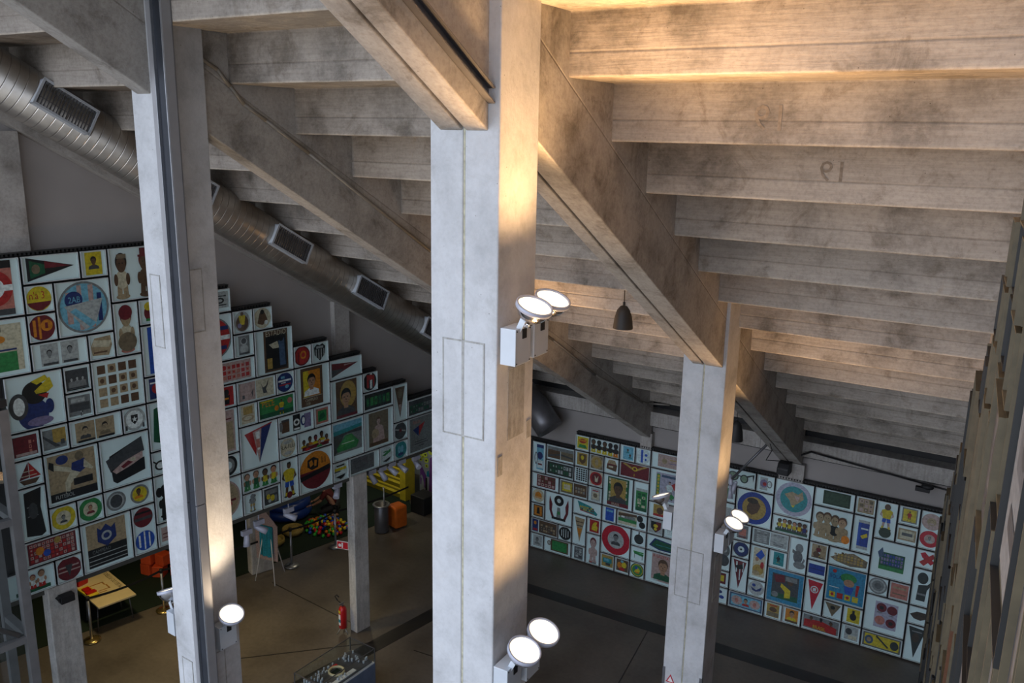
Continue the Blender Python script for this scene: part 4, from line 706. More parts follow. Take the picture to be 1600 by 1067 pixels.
# ---------------------------------------------------------------- tall channel beside the left pillar
f = fr(F1); ya, yb = 5.49 - YW, 5.60 - YW
ch = MB(); ch.box(.215, ya, 0, .222, yb, 6.09); ch.box(.215, ya, 6.10, .222, yb, 11.6); ch.box(.222, yb - .012, 0, .462, yb, 6.09); ch.box(.222, yb - .012, 6.10, .462, yb, 11.6)
ch.box(.455, ya, 0, .462, yb, 6.09); ch.box(.455, ya, 6.10, .462, yb, 11.6); ch.box(.222, ya, 0, .285, ya + .006, 11.6)
o = ch.build('metal_channel', 'post', **f); tag(o, 'tall grey metal channel running up beside the left pillar', 'metal channel')
k = MB(); k.box(.30, ya + .02, 0, .445, yb - .013, 11.55); k.build('channel_lining', 'postdark', o)
for x in (.288, .446):
    k = MB(); k.box(x, ya - .008, 0, x + .012, ya + .02, 6.088); k.box(x, ya - .008, 6.102, x + .012, ya + .02, 11.6); k.build('edge_strip', 'steel', o)

# ---------------------------------------------------------------- floodlights on the pillars
def warm_spot(name, loc, aim, energy, size=2.0, col=(1, .58, .26), blend=.9, rad=.1):
    l = bpy.data.lights.new(name, 'SPOT'); l.energy = energy; l.spot_size = size; l.spot_blend = blend; l.color = col; l.shadow_soft_size = rad
    o = bpy.data.objects.new(name, l); COL.objects.link(o); o.location = loc; o.rotation_euler = Vector(aim).to_track_quat('-Z', 'Y').to_euler(); return o
def make_flood(tx=.42, ty=-.12):
    r = empty('floodlight', 'x', 'floodlight')
    b = MB(); b.box(.03, -.113, 0, .165, .113, .285); g = b.build('gear_box', 'boxgrey', r, bevel=.004)
    s = MB()
    for y in (-.095, .095):
        for z in (.018, .267): s.cyl((.164, y, z), (.169, y, z), .006, n=8)
    s.build('screw', 'black', g)
    b = MB(); b.box(0, -.06, .04, .032, .06, .24); b.build('mounting_plate', 'steel_dark', r)
    b = MB(); b.box(.166, -.018, .20, .172, .04, .275); b.build('slot', 'black', g)
    b = MB(); b.prism([(.10, .22), (.15, .22), (.235, .40), (.19, .42)], 1, -.05, -.042); b.prism([(.10, .22), (.15, .22), (.235, .40), (.19, .42)], 1, .042, .05); b.build('yoke', 'boxgrey', r)
    d = Vector((tx, ty, 1)).normalized(); c = Vector((.215, 0, .345))
    b = MB(); b.lathe([(.035, -.02), (.06, 0), (.10, .035), (.125, .075), (.134, .115)], c, d, 32, cap=False); b.lathe([(.035, -.03), (.035, -.02)], c, d, 20)
    h = b.build('reflector', 'chrome', r)
    b = MB(); b.lathe([(.134, .10), (.143, .104), (.143, .138), (.130, .138), (.128, .112)], c, d, 32, cap=False); b.build('rim', 'spotgrey', h)
    b = MB(); b.lathe([(.0005, .124), (.129, .124)], c, d, 32, cap=False); b.build('lens', 'lens', r)
    return r, c, d
fl0, fc, fd = make_flood()
def put_flood(o, F, x, y, z, label, energy, group='floodlights on the pillars', left=False, col=(1, .58, .26), wide=None):
    if o is None: o = copy_tree(fl0)
    rz = -F[0] + (PI if left else 0)
    o.location = at(F, x, y, z); o.rotation_euler = (0, 0, rz); o['label'] = label; o['group'] = group
    R = Matrix.Rotation(rz, 3, 'Z'); d = R @ fd; p = Vector(o.location) + R @ (fc + fd * .15)
    d = (d + R @ Vector((0, .12, 0)) * (-1 if left else 1)).normalized()
    if energy: warm_spot('flood_beam', p, d, energy, size=2.0 if wide is None else wide, col=col)
    return o
put_flood(fl0, F2, .308, 5.45, 8.29, 'front one of the upper pair of floodlights on the broadest pillar', EN[0])
put_flood(None, F2, .308, 5.73, 8.30, 'rear one of the upper pair of floodlights on the broadest pillar', EN[0])
put_flood(None, F2, .308, 5.42, 5.44, 'front one of the lower pair of floodlights on the broadest pillar', EN[1])
put_flood(None, F2, .308, 5.74, 5.44, 'rear one of the lower pair of floodlights on the broadest pillar', EN[1])
put_flood(None, F2, .308, 11.36, 4.20, 'front one of the pair of floodlights right of the right-hand pillar', EN[2])
put_flood(None, F2, .308, 11.64, 4.20, 'rear one of the pair of floodlights right of the right-hand pillar', EN[2])
put_flood(None, F2, -.308, 11.42, 4.32, 'single floodlight on the left side of the right-hand pillar', EN[2], left=True)
put_flood(None, F1, .21, 5.83, 4.22, 'single floodlight on the right side of the left pillar', EN[3], col=(1, .76, .52), wide=2.2)
put_flood(None, F1, -.21, 5.66, 4.26, 'single floodlight half hidden behind the left pillar', EN[7], left=True)
put_flood(None, F1, .15, 11.4, 6.0, 'floodlight on the slim pillar behind the broadest pillar', EN[4])

# ---------------------------------------------------------------- spiral duct under the left beam
A = Vector(at(WL, .47, 3.2, 10.52 - .604 * (3.2 - 6.03))); B = Vector(at(WL, .47, 16.0, 10.52 - .604 * (16.0 - 6.03))); ax = (B - A); Ld = ax.length; R_ = .335
mb = MB(); mb.lathe([(R_, 0), (R_, Ld)], n=48)
for k in (): mb.lathe([(R_, k * 1.9), (R_ + .012, k * 1.9 + .01), (R_ + .012, k * 1.9 + .05), (R_, k * 1.9 + .06)], n=48, cap=False)
duct = mb.build('spiral_duct', 'duct'); duct.location = A
zl_ = ax.normalized(); side = Vector((math.cos(WL[0]), -math.sin(WL[0]), 0)); yl_ = zl_.cross(side).normalized(); xl_ = yl_.cross(zl_).normalized()
duct.rotation_euler = Matrix((xl_, yl_, zl_)).transposed().to_euler()
tag(duct, 'long round silver spiral duct sloping down along the left wall', 'air duct')
def sweep(mb, pts, rr, n=36):
    rings = []
    for k, p in enumerate(pts):
        t = (Vector(pts[min(k + 1, len(pts) - 1)]) - Vector(pts[max(k - 1, 0)])).normalized(); q = t.to_track_quat('Z', 'Y')
        rings.append([mb.bm.verts.new(Vector(p) + q @ Vector((rr * math.cos(2 * PI * j / n), rr * math.sin(2 * PI * j / n), 0))) for j in range(n)])
    for A_, B_ in zip(rings, rings[1:]):
        for j in range(n):
            f = mb.bm.faces.new((A_[j], A_[(j + 1) % n], B_[(j + 1) % n], B_[j])); f.smooth = True
    mb.bm.faces.new(rings[-1])
inv = Matrix((xl_, yl_, zl_)).transposed().inverted()
b = MB(); ctl = [(.47, 15.95), (.47, 16.3), (.52, 16.55), (.66, 16.72), (.84, 16.78), (1.02, 16.78)]
zz = [4.53, 4.32, 4.06, 3.78, 3.52, 3.34]
sweep(b, [tuple(inv @ (Vector(at(WL, x, y, z)) - A)) for (x, y), z in zip(ctl, zz)], R_ - .01); b.build('elbow', 'steel_dark', duct)
b = MB(); b.lathe([(R_ * .97, Ld - .12), (R_ + .015, Ld - .1), (R_ + .015, Ld + .02), (R_ * .9, Ld + .03)], n=40); b.build('end_collar', 'steel_dark', duct)
def vent(s, ang, w=.74, h=.34):
    t = (s - 3.2) * math.sqrt(1 + .604 ** 2); g = empty('v', None, None); g.name = 'air_vent'; g.parent = duct
    g.location = (0, 0, t); g.rotation_euler = (0, 0, ang)
    d0, d1 = R_ - .06, R_ + .075
    b = MB(); e = .018
    for q in ((-h / 2, -w / 2, h / 2, -w / 2 + e), (-h / 2, w / 2 - e, h / 2, w / 2), (-h / 2, -w / 2, -h / 2 + e, w / 2), (h / 2 - e, -w / 2, h / 2, w / 2)): b.box(d0, q[0], q[1], d1, q[2], q[3])
    b.box(d1 - .004, -h / 2 - .012, -w / 2 - .012, d1, -h / 2 + .004, w / 2 + .012); b.box(d1 - .004, h / 2 - .004, -w / 2 - .012, d1, h / 2 + .012, w / 2 + .012)
    b.box(d1 - .004, -h / 2, -w / 2 - .012, d1, h / 2, -w / 2 + .006); b.box(d1 - .004, -h / 2, w / 2 - .006, d1, h / 2, w / 2 + .012)
    b.build('vent_frame', 'boxgrey', g)
    b = MB(); b.box(d0, -h / 2 + e, -w / 2 + e, d0 + .01, h / 2 - e, w / 2 - e); b.build('vent_back', 'black', g)
    b = MB(); n = 17
    for k in range(n):
        z = -w / 2 + e + (w - 2 * e) * (k + .5) / n; b.box(d1 - .03, -h / 2 + e, z - .004, d1 - .008, h / 2 - e, z + .004)
    for y in (-.06, .06): b.box(d1 - .012, y - .003, -w / 2 + e, d1 - .006, y + .003, w / 2 - e)
    b.build('vent_louvre', 'steel_dark', g)
for s_ in (6.60, 8.27, 9.93, 11.58, 13.22): vent(s_, VANG)

# conduits on the beams and at the back wall
def conduit(pts, r, label, mat='cable'):
    mb = MB(); mb.tube(pts, r, 8); return tag(mb.build('conduit', mat), label, 'conduit')
conduit([at(F1, .14, y, z) for y, z in ((5.75, 10.86), (6.3, 10.58), (6.45, 10.42), (6.62, 10.24), (6.9, 10.08), (7.5, 9.72), (9.65, 8.37), (12.95, 6.47), (14.5, 5.5), (16.6, 4.42), (16.9, 4.33))] + [(-6.5, 16.95, 4.36)], .022, 'bent grey conduit following the single sloping beam')
conduit([at(F2, .0, 17.0, 3.66), (-3.5, 17.02, 3.92), (-3.3, 17.02, 3.90), (-1.2, 17.02, 3.72), (-.95, 17.02, 3.70)], .02, 'black pipe under the lintel at the right end of the back wall', 'black')
b = MB(); b.ball((-1.35, 16.98, 3.70), .07, sc=(1.6, 1, .8)); b.box(-1.55, 16.93, 3.60, -1.3, 17.02, 3.68); tag(b.build('junction_box', 'black'), 'small black box hanging on the pipe near the right corner', 'junction box')
# thin wires against the double beam's foot
conduit([at(F2, -.1, 14.9, 5.2), at(F2, -.06, 15.9, 4.2), at(F2, -.3, 16.5, 3.75), at(F2, .1, 17.05, 3.62)], .008, 'thin black wire hanging from the foot of the double beam', 'black')

# pendant lamps
def pendant(x, y, z, zt, label, r=.15, h=.35):
    o = empty('pendant_lamp', label, 'pendant lamp', (x, y, zt), 0, 'black pendant lamps'); z -= zt
    b = MB(); b.lathe([(r, z), (r * 1.0, z + .02), (r * .86, z + h * .5), (r * .66, z + h * .8), (r * .35, z + h * .97), (.02, z + h)], n=28, cap=False); b.lathe([(r * .97, z + .01), (r * .82, z + h * .5), (r * .3, z + h * .93)], n=28, cap=False)
    b.build('lamp_shade', 'lampblack', o)
    b = MB(); b.cyl((0, 0, z + h), (0, 0, z + h + .05), .018); b.cyl((0, 0, z + h + .05), (.0, 0, 0), .006, n=6); b.build('cord', 'lampblack', o)
pendant(-5.31, 11.72, 7.16, 7.80, 'black bell shaped pendant lamp hanging left of the double beam')
pendant(-4.32, 14.6, 4.72, 6.2, 'black pendant lamp hanging just right of the right-hand pillar', .13, .36)

# spotlight rod in front of the back wall
o = empty('spotlight_rod', 'slanting black rod with grey spotlights right of the right-hand pillar', 'spotlight rod', (-4.8, 16.2, 3.3))
b = MB(); b.tube([(.65, 0, .91), (0, 0, .02)], .025, 8); b.tube([(.5, 0, .71), (.5, 0, 2.2)], .004, 5); b.build('rod', 'steel_dark', o)
for x, y, z, dx, dz in ((.10, -.05, -.02, -.2, -1), (.02, -.1, -.12, .1, -1), (-.12, -.04, -.08, -.5, -.8), (-.05, .05, .06, .3, -1)):
    b = MB(); b.cyl((x, y, z), (x + dx * .22, y - .05, z + dz * .22), .035, .055, n=14); b.ball((x, y, z), .036, 6); b.build('spot_head', 'spotgrey', o)
# black loudspeaker on the wall stub
b = MB(); b.prism([(16.84, 3.36), (17.125, 3.36), (17.125, 3.60), (16.92, 3.60), (16.84, 3.5)], 0, -4.10, -3.86); tag(b.build('loudspeaker', 'black', bevel=.02), 'small black loudspeaker below the foot of the double beam', 'loudspeaker')

# ---------------------------------------------------------------- side wall panels, seen almost edge on
rnd = random.Random(5); rz = -PI / 2 - SW[0]; gtones = ('i', 'h', 'g2', 'd', 'g2', 'g', 'd', 'h')
def side_panel(u0, z0, W, H, dep, edge, tone):
    d = (-math.sin(SW[0]), -math.cos(SW[0])); n_ = (-math.cos(SW[0]), math.sin(SW[0]))
    p = (SW[1] + d[0] * u0 + n_[0] * dep, YW + d[1] * u0 + n_[1] * dep, z0)
    mb = MB(); g = .014; mb.box(g, 0, g, W - g, dep + .04, H - g); o = mb.build('picture_panel', edge, None, p, rz)
    tag(o, 'framed picture panel seen almost edge on, on the right side wall', 'picture panel', 'edge-on picture panels on the right side wall')
    frame_mb(W, H).build('frame', rnd.choice(('edge_tan', 'rack')), o)
    a = Art(1, 1, W, H); a.R(.6, .5, 9.4, 9.5, tone); a.R(2.2, 3, 7.8, 8, rnd.choice(gtones)); a.E(5, 5.4, 2, 2, rnd.choice(gtones)); a.R(2.4, 1.6, 7.6, 2.2, 'd'); a.build(o)
occ = set(); nu = 38
def topz(i): return min(25, 8 + int(1.45 * (.1 + .395 * i)))
for i in range(nu):
    for j in range(topz(i)):
        if (i, j) in occ: continue
        w = rnd.choice((1, 1, 2, 2)); h = rnd.choice((2, 3, 4, 4)) if i > 10 else rnd.choice((1, 2, 2, 3))
        if any((i + a, j + b2) in occ for a in range(w) for b2 in range(h)) or j + h > topz(i): w = h = 1
        for a in range(w):
            for b2 in range(h): occ.add((i + a, j + b2))
        side_panel(.10 + i * .395, .018 + j * .3985, w * .395, h * .3985, rnd.choice((.0, .01, .02, .035)), 'edge_tan', rnd.choice(gtones))
b = MB(); d = (-math.sin(SW[0]), -math.cos(SW[0]))
for i in range(nu): b.box(.1 + i * .395, .05, 0, .1 + (i + 1) * .395, .075, .018 + topz(i) * .3985 + .03)
rk = tag(b.build('display_rack', 'rack', None, (SW[1], YW, 0), rz), 'black rack with upright wooden battens on the right side wall', 'display rack')
for i in range(nu):
    z = 0.0; zt = .018 + topz(i) * .3985
    while z < zt - .3:
        h = min(rnd.uniform(.8, 3.2), zt - z); b = MB(); t = rnd.choice((.012, .02, .03, .05))
        if rnd.random() < .75: b.box(.1 + i * .395 - .007, -t, z, .1 + i * .395 + .007, .05, z + h); b.build('wooden_batten', rnd.choice(('edge_tan', 'edge_tan', 'edge_orange', 'rack', 'rack')), rk)
        z += h + rnd.uniform(.0, .3)

# ---------------------------------------------------------------- short pillars and spotlights under the left pictures
def low_pillar(s0, s1, x0, label):
    mb = MB(); mb.box(x0, s0 - YW, 0, -.02, s1 - YW, 3.42); o = mb.build('pillar', 'rough_pillar', bevel=.015, **fr(WL)); structure(tag(o, label, 'pillar'))
low_pillar(6.05, 6.47, -.24, 'short rough concrete pillar under the left end of the left wall pictures')
low_pillar(11.78, 12.14, -.23, 'short rough concrete pillar with a fire extinguisher at its foot')
mb = MB(); mb.box(-.13, -.25, 0, .13, .25, 3.35); structure(tag(mb.build('pillar', 'rough_pillar', None, (-14.55, 12.55, 0), -.35, bevel=.03), 'rough concrete pillar behind the easel', 'pillar'))
def track_spot(s_, z, dirv, label, arm=.16, first=None):
    o = empty('track_spotlight', label, 'track spotlight', at(WL, -.16, s_, z + .1), -WL[0], 'small track spotlights under the left wall pictures')
    b = MB(); b.box(-.035, -.10, .0, .035, .10, .09); b.cyl((0, 0, .09), (0, 0, .30), .012, n=8); b.build('mount', 'spotgrey', o, bevel=.006)
    d = Vector(dirv).normalized(); b = MB(); b.cyl((0, 0, -.01), (0, 0, -.05), .014, n=8); c = Vector((0, 0, -.07)); b.lathe([(.028, -.10), (.045, -.08), (.058, .06), (.062, .15), (.05, .15)], c, d, 20); b.build('spot_head', 'spotgrey', o)
    return o
SP = [(9.46, 2.9, (.2, -.2, -1), 'leftmost track spotlight, pointing down beside the easel'), (9.72, 3.0, (.6, .7, -.5), 'track spotlight above the left corner of the easel'),
      (10.36, 3.02, (.6, .5, -.3), 'track spotlight above the teal cloth of the easel'), (11.5, 3.14, (.4, -.5, -.45), 'track spotlight just left of the short pillar with the extinguisher'),
      (12.38, 3.16, (.3, .5, -1), 'track spotlight just right of the short pillar, pointing down'), (12.66, 3.14, (.3, .5, -1), 'second track spotlight right of the short pillar'),
      (12.92, 3.16, (.6, .3, -.5), 'third track spotlight right of the short pillar, in front of the yellow steps'), (13.2, 3.14, (.9, .2, -.5), 'fourth track spotlight right of the short pillar, over the yellow steps'), (13.62, 3.1, (1, -.3, -.4), 'round ended track spotlight nearest the broadest pillar')]
for a in SP: track_spot(*a)
# black speaker at the top of the leftmost short pillar
b = MB(); b.box(.0, -.10, 0, .12, .10, .12); b.prism([(-.15, .10), (-.10, .02), (-.10, .12)], 0, .02, .10); tag(b.build('wall_speaker', 'black', None, at(WL, .0, 6.27, 3.17), -WL[0], bevel=.01), 'black speaker on top of the leftmost short pillar', 'speaker')

# ---------------------------------------------------------------- play area
def stanchion(x, y, label, mat='brass'):
    o = empty('barrier_post', label, 'barrier post', (x, y, .014), 0, 'belt barrier posts')
    b = MB(); b.lathe([(.17, 0), (.17, .012), (.12, .035), (.03, .05)], n=28); b.build('base', mat, o)
    b = MB(); b.cyl((0, 0, .04), (0, 0, .9), .028, n=18); b.build('tube', 'steel', o)
    b = MB(); b.cyl((0, 0, .88), (0, 0, .96), .036, n=18); b.build('belt_head', 'black', o); return o
st = [(-15.13, 8.72), (-14.9, 10.22), (-14.1, 13.1), (-13.93, 14.40)]
for (x, y), l, mt in zip(st, ('barrier post in front of the cream table', 'barrier post behind the left pillar lamp', 'barrier post behind the easel', 'barrier post beside the heap of coloured balls'), ('brass', 'brass', 'steel', 'steel')): stanchion(x, y, l, mt)
def belt(a, b, label):
    mb = MB(); n = 8; pts = []
    a = Vector((*a, .935)); b = Vector((*b, .935))
    for k in range(n + 1):
        t = k / n; p = a.lerp(b, t); p.z -= .06 * 4 * t * (1 - t); pts.append(p)
    for p, q in zip(pts, pts[1:]):
        dn = Vector((-(q - p).y, (q - p).x, 0)).normalized() * .002
        mb.hexa([p - dn - Vector((0, 0, .025)), q - dn - Vector((0, 0, .025)), q + dn - Vector((0, 0, .025)), p + dn - Vector((0, 0, .025)), p - dn + Vector((0, 0, .025)), q - dn + Vector((0, 0, .025)), q + dn + Vector((0, 0, .025)), p + dn + Vector((0, 0, .025))])
    tag(mb.build('barrier_belt', 'belt'), label, 'barrier belt')
belt(st[0], st[1], 'black belt between the post at the table and the next post'); belt(st[1], st[2], 'black belt running behind the left pillar to the easel'); belt(st[2], st[3], 'black belt between the easel and the heap of balls')
belt(st[3], (-13.4, 16.6), 'black belt leading from the heap of balls towards the yellow steps')

# table with the cream board
T = empty('play_table', 'low cream table printed MUSEU DO FUTEBOL on the green carpet', 'table', (-15.95, 9.48, .014), -.19)
b = MB(); b.box(-.60, -.38, .565, .42, .38, .60); tt = b.build('tabletop', 'board', T, bevel=.004)
b = MB(); b.box(.46, -.38, .560, .88, .38, .595); b.build('side_board', 'board', T, bevel=.004)
for x in (-.5, .1, .66):
    for y in (-.32, .3):
        b = MB(); b.cyl((x, y, .565), (x + .05, y * 1.15, 0), .012, n=8); b.build('leg', 'steel_dark', T)
vs, fs = textmesh('MUSEU DO FUTEBOL', .135); b = MB()
for q in fs: b.face([(.38 - vs[k].x * .66, .33 - vs[k].y * .95, .6015) for k in q])
b.build('lettering', 'ink', tt)
b = MB(); b.box(.30, -.3, .6, .33, .02, .602)
for q in ((-.1, -.22, -.07, .1), (-.1, -.22, .12, -.19), (-.1, .07, .05, .1), (.22, -.12, .25, .12), (.05, .09, .25, .12)): b.box(q[0], q[1], .6, q[2], q[3], .602)
b.build('pitch_marking', 'boardline', tt)
b = MB(); b.prism([(-.14, 0), (.14, 0), (.16, .16), (.06, .22), (-.1, .2), (-.16, .1)], 1, -.12, .12); b.box(-.1, -.06, .2, .04, .06, .27)
tag(b.build('toy_box', 'red', None, (-16.36, 9.28, .615), .1, bevel=.02), 'red toy box standing on the cream table', 'toy box')
b = MB(); b.box(-.24, -.11, 0, .24, .11, .04); o = tag(b.build('toy_tray', 'yellow', None, (-15.86, 9.17, .615), -.1, bevel=.01), 'yellow toy tray on the near edge of the cream table', 'toy tray')
b = MB(); b.box(-.12, -.08, .04, .02, .06, .075); b.box(.06, -.1, .04, .16, .1, .07); b.build('toy_piece', 'red', o)
# foam blocks
for k, (x, y, z, rr) in enumerate(((-16.55, 11.05, 0, .2), (-16.25, 11.12, 0, .5), (-16.52, 11.05, .27, .35), (-16.2, 11.2, .27, .1), (-16.0, 11.4, .0, .7))):
    b = MB(); b.box(-.13, -.13, 0, .13, .13, .26); tag(b.build('foam_block', 'orange_red', None, (x, y, .016 + z), rr, bevel=.015), ('red orange foam block, lowest at the left of the little stack', 'red orange foam block in the middle of the little stack', 'red orange foam block resting on the leftmost one', 'red orange foam block on top of the stack at the right', 'red orange foam block standing apart behind the left pillar')[k], 'foam block', 'red orange foam blocks')
b = MB(); b.box(-.2, -.2, 0, .2, .2, .5); tag(b.build('play_cube', 'bluevinyl', None, (-15.75, 11.7, .014), .4, bevel=.02), 'dark blue cube beside the foam blocks', 'cube')

# easel with a cloth
E_ = empty('easel', 'white easel draped with a pink printed cloth and a teal cloth', 'easel', (-14.05, 12.4, 0), .1)
for a, c in (((-.05, 0, 1.5), (-.25, -.22, 0)), ((.05, 0, 1.5), (.3, -.2, 0)), ((0, .02, 1.5), (.05, .42, 0))):
    b = MB(); b.cyl(a, c, .012, n=8); b.build('leg', 'white', E_)
b = MB(); b.prism([(-.33, .48), (.28, .52), (.31, 1.38), (-.05, 1.72), (-.34, 1.36)], 1, -.05, -.035); b.build('printed_cloth', 'pinkcloth', E_)
b = MB(); n = 10
for k in range(n):
    x0 = -.19 + .38 * k / n; x1 = x0 + .38 / n; w0 = .02 * math.sin(k * 1.7); w1 = .02 * math.sin((k + 1) * 1.7)
    b.hexa([(x0, -.09 + w0, .60), (x1, -.09 + w1, .61), (x1, -.07 + w1, .61), (x0, -.07 + w0, .60), (x0, -.075 + w0 * .4, 1.34), (x1, -.075 + w1 * .4, 1.35), (x1, -.055 + w1 * .4, 1.35), (x0, -.055 + w0 * .4, 1.34)])
b.build('teal_cloth', 'teal', E_)

# inflatable pool, heap of balls, straw things, seated person
b = MB(); b.torus((0, 0, .15), .48, .15); b.torus((0, 0, .38), .47, .13); o = tag(b.build('inflatable_pool', 'bluevinyl', None, (-16.25, 15.05, .016)), 'blue inflatable paddling pool on the carpet', 'inflatable pool')
b = MB(); b.lathe([(.02, .04), (.42, .04)], n=32, cap=False); b.build('pool_floor', 'bluevinyl', o)
bc = {}
names = ('ball_red', 'ball_blue', 'ball_yellow', 'ball_green', 'ball_orange'); rb = random.Random(11)
def ballat(x, y, z, c, where):
    if c not in bc:
        q = MB(); q.ball((0, 0, 0), .045, 8); o = q.build('play_ball', c); bc[c] = o
    else: o = bc[c].copy(); COL.objects.link(o)
    o.location = (x, y, z); cn = c.split('_')[1]
    tag(o, 'small %s plastic ball %s' % (cn, where), 'ball', 'coloured balls %s' % where)
for k in range(150):
    r = math.sqrt(rb.random()); t = rb.random() * 2 * PI; x = -14.82 + .62 * r * math.cos(t); y = 15.0 + .50 * r * math.sin(t)
    ballat(x, y, .062 + (1 - r) * .30 * rb.random() + (1 - r) * .04, rb.choice(names), 'in the heap on the carpet')
for k in range(50):
    r = math.sqrt(rb.random()) * .30; t = rb.random() * 2 * PI
    ballat(-16.25 + r * math.cos(t), 15.05 + r * math.sin(t), .10 + rb.random() * .14, rb.choice(names), 'in the blue pool')
for k, (x, y, l) in enumerate(((-15.3, 14.3, 'low straw coloured basket in front of the seated person'), (-15.25, 13.62, 'low straw coloured basket just right of the easel'))):
    b = MB(); b.lathe([(.20, 0), (.27, .08), (.26, .17), (.24, .17), (.22, .05)], n=24); b.ball((.05, 0, .14), .14, 8, sc=(1.3, 1, .6)); tag(b.build('straw_basket', 'wicker', None, (x, y, .016)), l, 'basket', 'straw baskets')

def skin_mesh(name, mat, joints, edges, par, root=0, sub=2):
    me = bpy.data.meshes.new(name); me.from_pydata([j[0] for j in joints], edges, []); o = bpy.data.objects.new(name, me); COL.objects.link(o); o.parent = par
    m = o.modifiers.new('skin', 'SKIN'); m.use_smooth_shade = True
    for k, j in enumerate(joints):
        v = me.skin_vertices[0].data[k]; r = j[1]; v.radius = (r, r) if not isinstance(r, tuple) else r; v.use_root = (k == root)
    s = o.modifiers.new('sub', 'SUBSURF'); s.levels = s.render_levels = sub; me.materials.append(M[mat]); return o
PR = empty('person', 'person in a dark red top kneeling beside the blue pool, leaning forward', 'person', (-15.2, 15.72, .016), 2.2)
# local: faces -Y... kneeling with hands reaching forward (local +Y is forward)
J = [((0, 0, .30), (.15, .12)), ((0, .08, .48), (.14, .11)), ((0, .20, .66), (.16, .11)), ((0, .27, .76), (.07, .07)), ((0, .31, .84), .05),
     ((.17, .22, .70), .055), ((.20, .34, .48), .045), ((.15, .52, .36), .033), ((.14, .58, .34), .028), ((-.17, .22, .70), .055), ((-.20, .34, .48), .045), ((-.15, .52, .36), .033), ((-.14, .58, .34), .028),
     ((.11, .02, .26), .085), ((.14, .38, .12), .065), ((.12, .05, .06), .05), ((.12, -.12, .05), .04), ((-.11, .02, .26), .085), ((-.14, .38, .12), .065), ((-.12, .05, .06), .05), ((-.12, -.12, .05), .04)]
ED = [(0, 1), (1, 2), (2, 3), (3, 4), (2, 5), (5, 6), (6, 7), (7, 8), (2, 9), (9, 10), (10, 11), (11, 12), (0, 13), (13, 14), (14, 15), (15, 16), (0, 17), (17, 18), (18, 19), (19, 20)]
body = skin_mesh('body', 'skin', J, ED, PR)
hd = MB(); hd.ball((0, .37, .93), .10, 12, sc=(.82, .95, 1.18)); hd.ball((0, .465, .92), .018, 6, sc=(.8, 1.2, 1)); hd.ball((.083, .37, .92), .022, 6, sc=(.5, 1, 1.4)); hd.ball((-.083, .37, .92), .022, 6, sc=(.5, 1, 1.4)); hd.build('head', 'skin', PR)
e_ = MB(); e_.ball((.03, .455, .945), .011, 6); e_.ball((-.03, .455, .945), .011, 6); e_.box(-.022, .452, .868, .022, .458, .874); e_.build('face_features', 'trousers', PR)
hr = MB(); hr.ball((0, .335, .965), .105, 10, sc=(.95, 1, 1.05)); hr.ball((0, .26, .86), .09, 10, sc=(.9, .8, 1.5)); hr.build('hair', 'hair', PR)
for s_ in (-1, 1):
    c = Vector((.14 * s_, .60, .33)); palm = skin_mesh('hand', 'skin', [((c.x, .585, .34), .022), ((c.x, .63, .325), .024), ((c.x, .66, .318), .02)], [(0, 1), (1, 2)], PR, sub=1)
    for q, (dx, ln) in enumerate(((-.024, .058), (-.008, .068), (.008, .064), (.023, .05))):
        skin_mesh('finger', 'skin', [((c.x + dx, .655, .318), .0085), ((c.x + dx * 1.2, .655 + ln * .55, .312), .008), ((c.x + dx * 1.2, .655 + ln, .295), .007)], [(0, 1), (1, 2)], palm, sub=1)
    skin_mesh('thumb', 'skin', [((c.x - s_ * .018, .60, .33), .0095), ((c.x - s_ * .045, .63, .322), .0085), ((c.x - s_ * .05, .655, .312), .008)], [(0, 1), (1, 2)], palm, sub=1)
SH = [((0, .02, .30), (.165, .135)), ((0, .08, .48), (.155, .125)), ((0, .20, .66), (.175, .125)), ((0, .25, .73), (.10, .09)), ((.17, .22, .70), .07), ((.20, .33, .50), .058), ((-.17, .22, .70), .07), ((-.20, .33, .50), .058)]
skin_mesh('shirt', 'shirt', SH, [(0, 1), (1, 2), (2, 3), (2, 4), (4, 5), (2, 6), (6, 7)], PR)
TR = [((0, .0, .29), (.165, .13)), ((.11, .03, .25), .10), ((.14, .38, .125), .075), ((.12, .05, .065), .06), ((-.11, .03, .25), .10), ((-.14, .38, .125), .075), ((-.12, .05, .065), .06)]
skin_mesh('trousers', 'trousers', TR, [(0, 1), (1, 2), (2, 3), (0, 4), (4, 5), (5, 6)], PR)

# litter bin, orange cube, dark stage and yellow steps
o = empty('litter_bin', 'silver cylindrical litter bin with a pale rod behind, beside the orange cube', 'litter bin', (-13.55, 15.68, .014))
b = MB(); b.lathe([(.17, 0), (.18, .02), (.18, .72), (.165, .74), (.165, .55), (.01, .55)], n=32); b.build('body', 'steel_dark', o)
b = MB(); b.lathe([(.215, .72), (.225, .735), (.215, .75), (.165, .745)], n=32, cap=False); b.build('rim', 'steel', o)
b = MB(); b.cyl((.0, .12, .5), (-.02, .12, 1.15), .02, n=10); b.build('rod', 'steel', o)
b = MB(); b.box(-.19, -.19, .02, .19, .19, .60); tag(b.build('orange_cube', 'orange', None, (-13.42, 16.15, 0), -.25, bevel=.05), 'glossy orange cube seat beside the silver litter bin', 'cube seat')
o = empty('yellow_steps', 'yellow wooden bleacher steps at the back of the play area', 'bleacher', (-15.9, 17.72, .0), -.12)
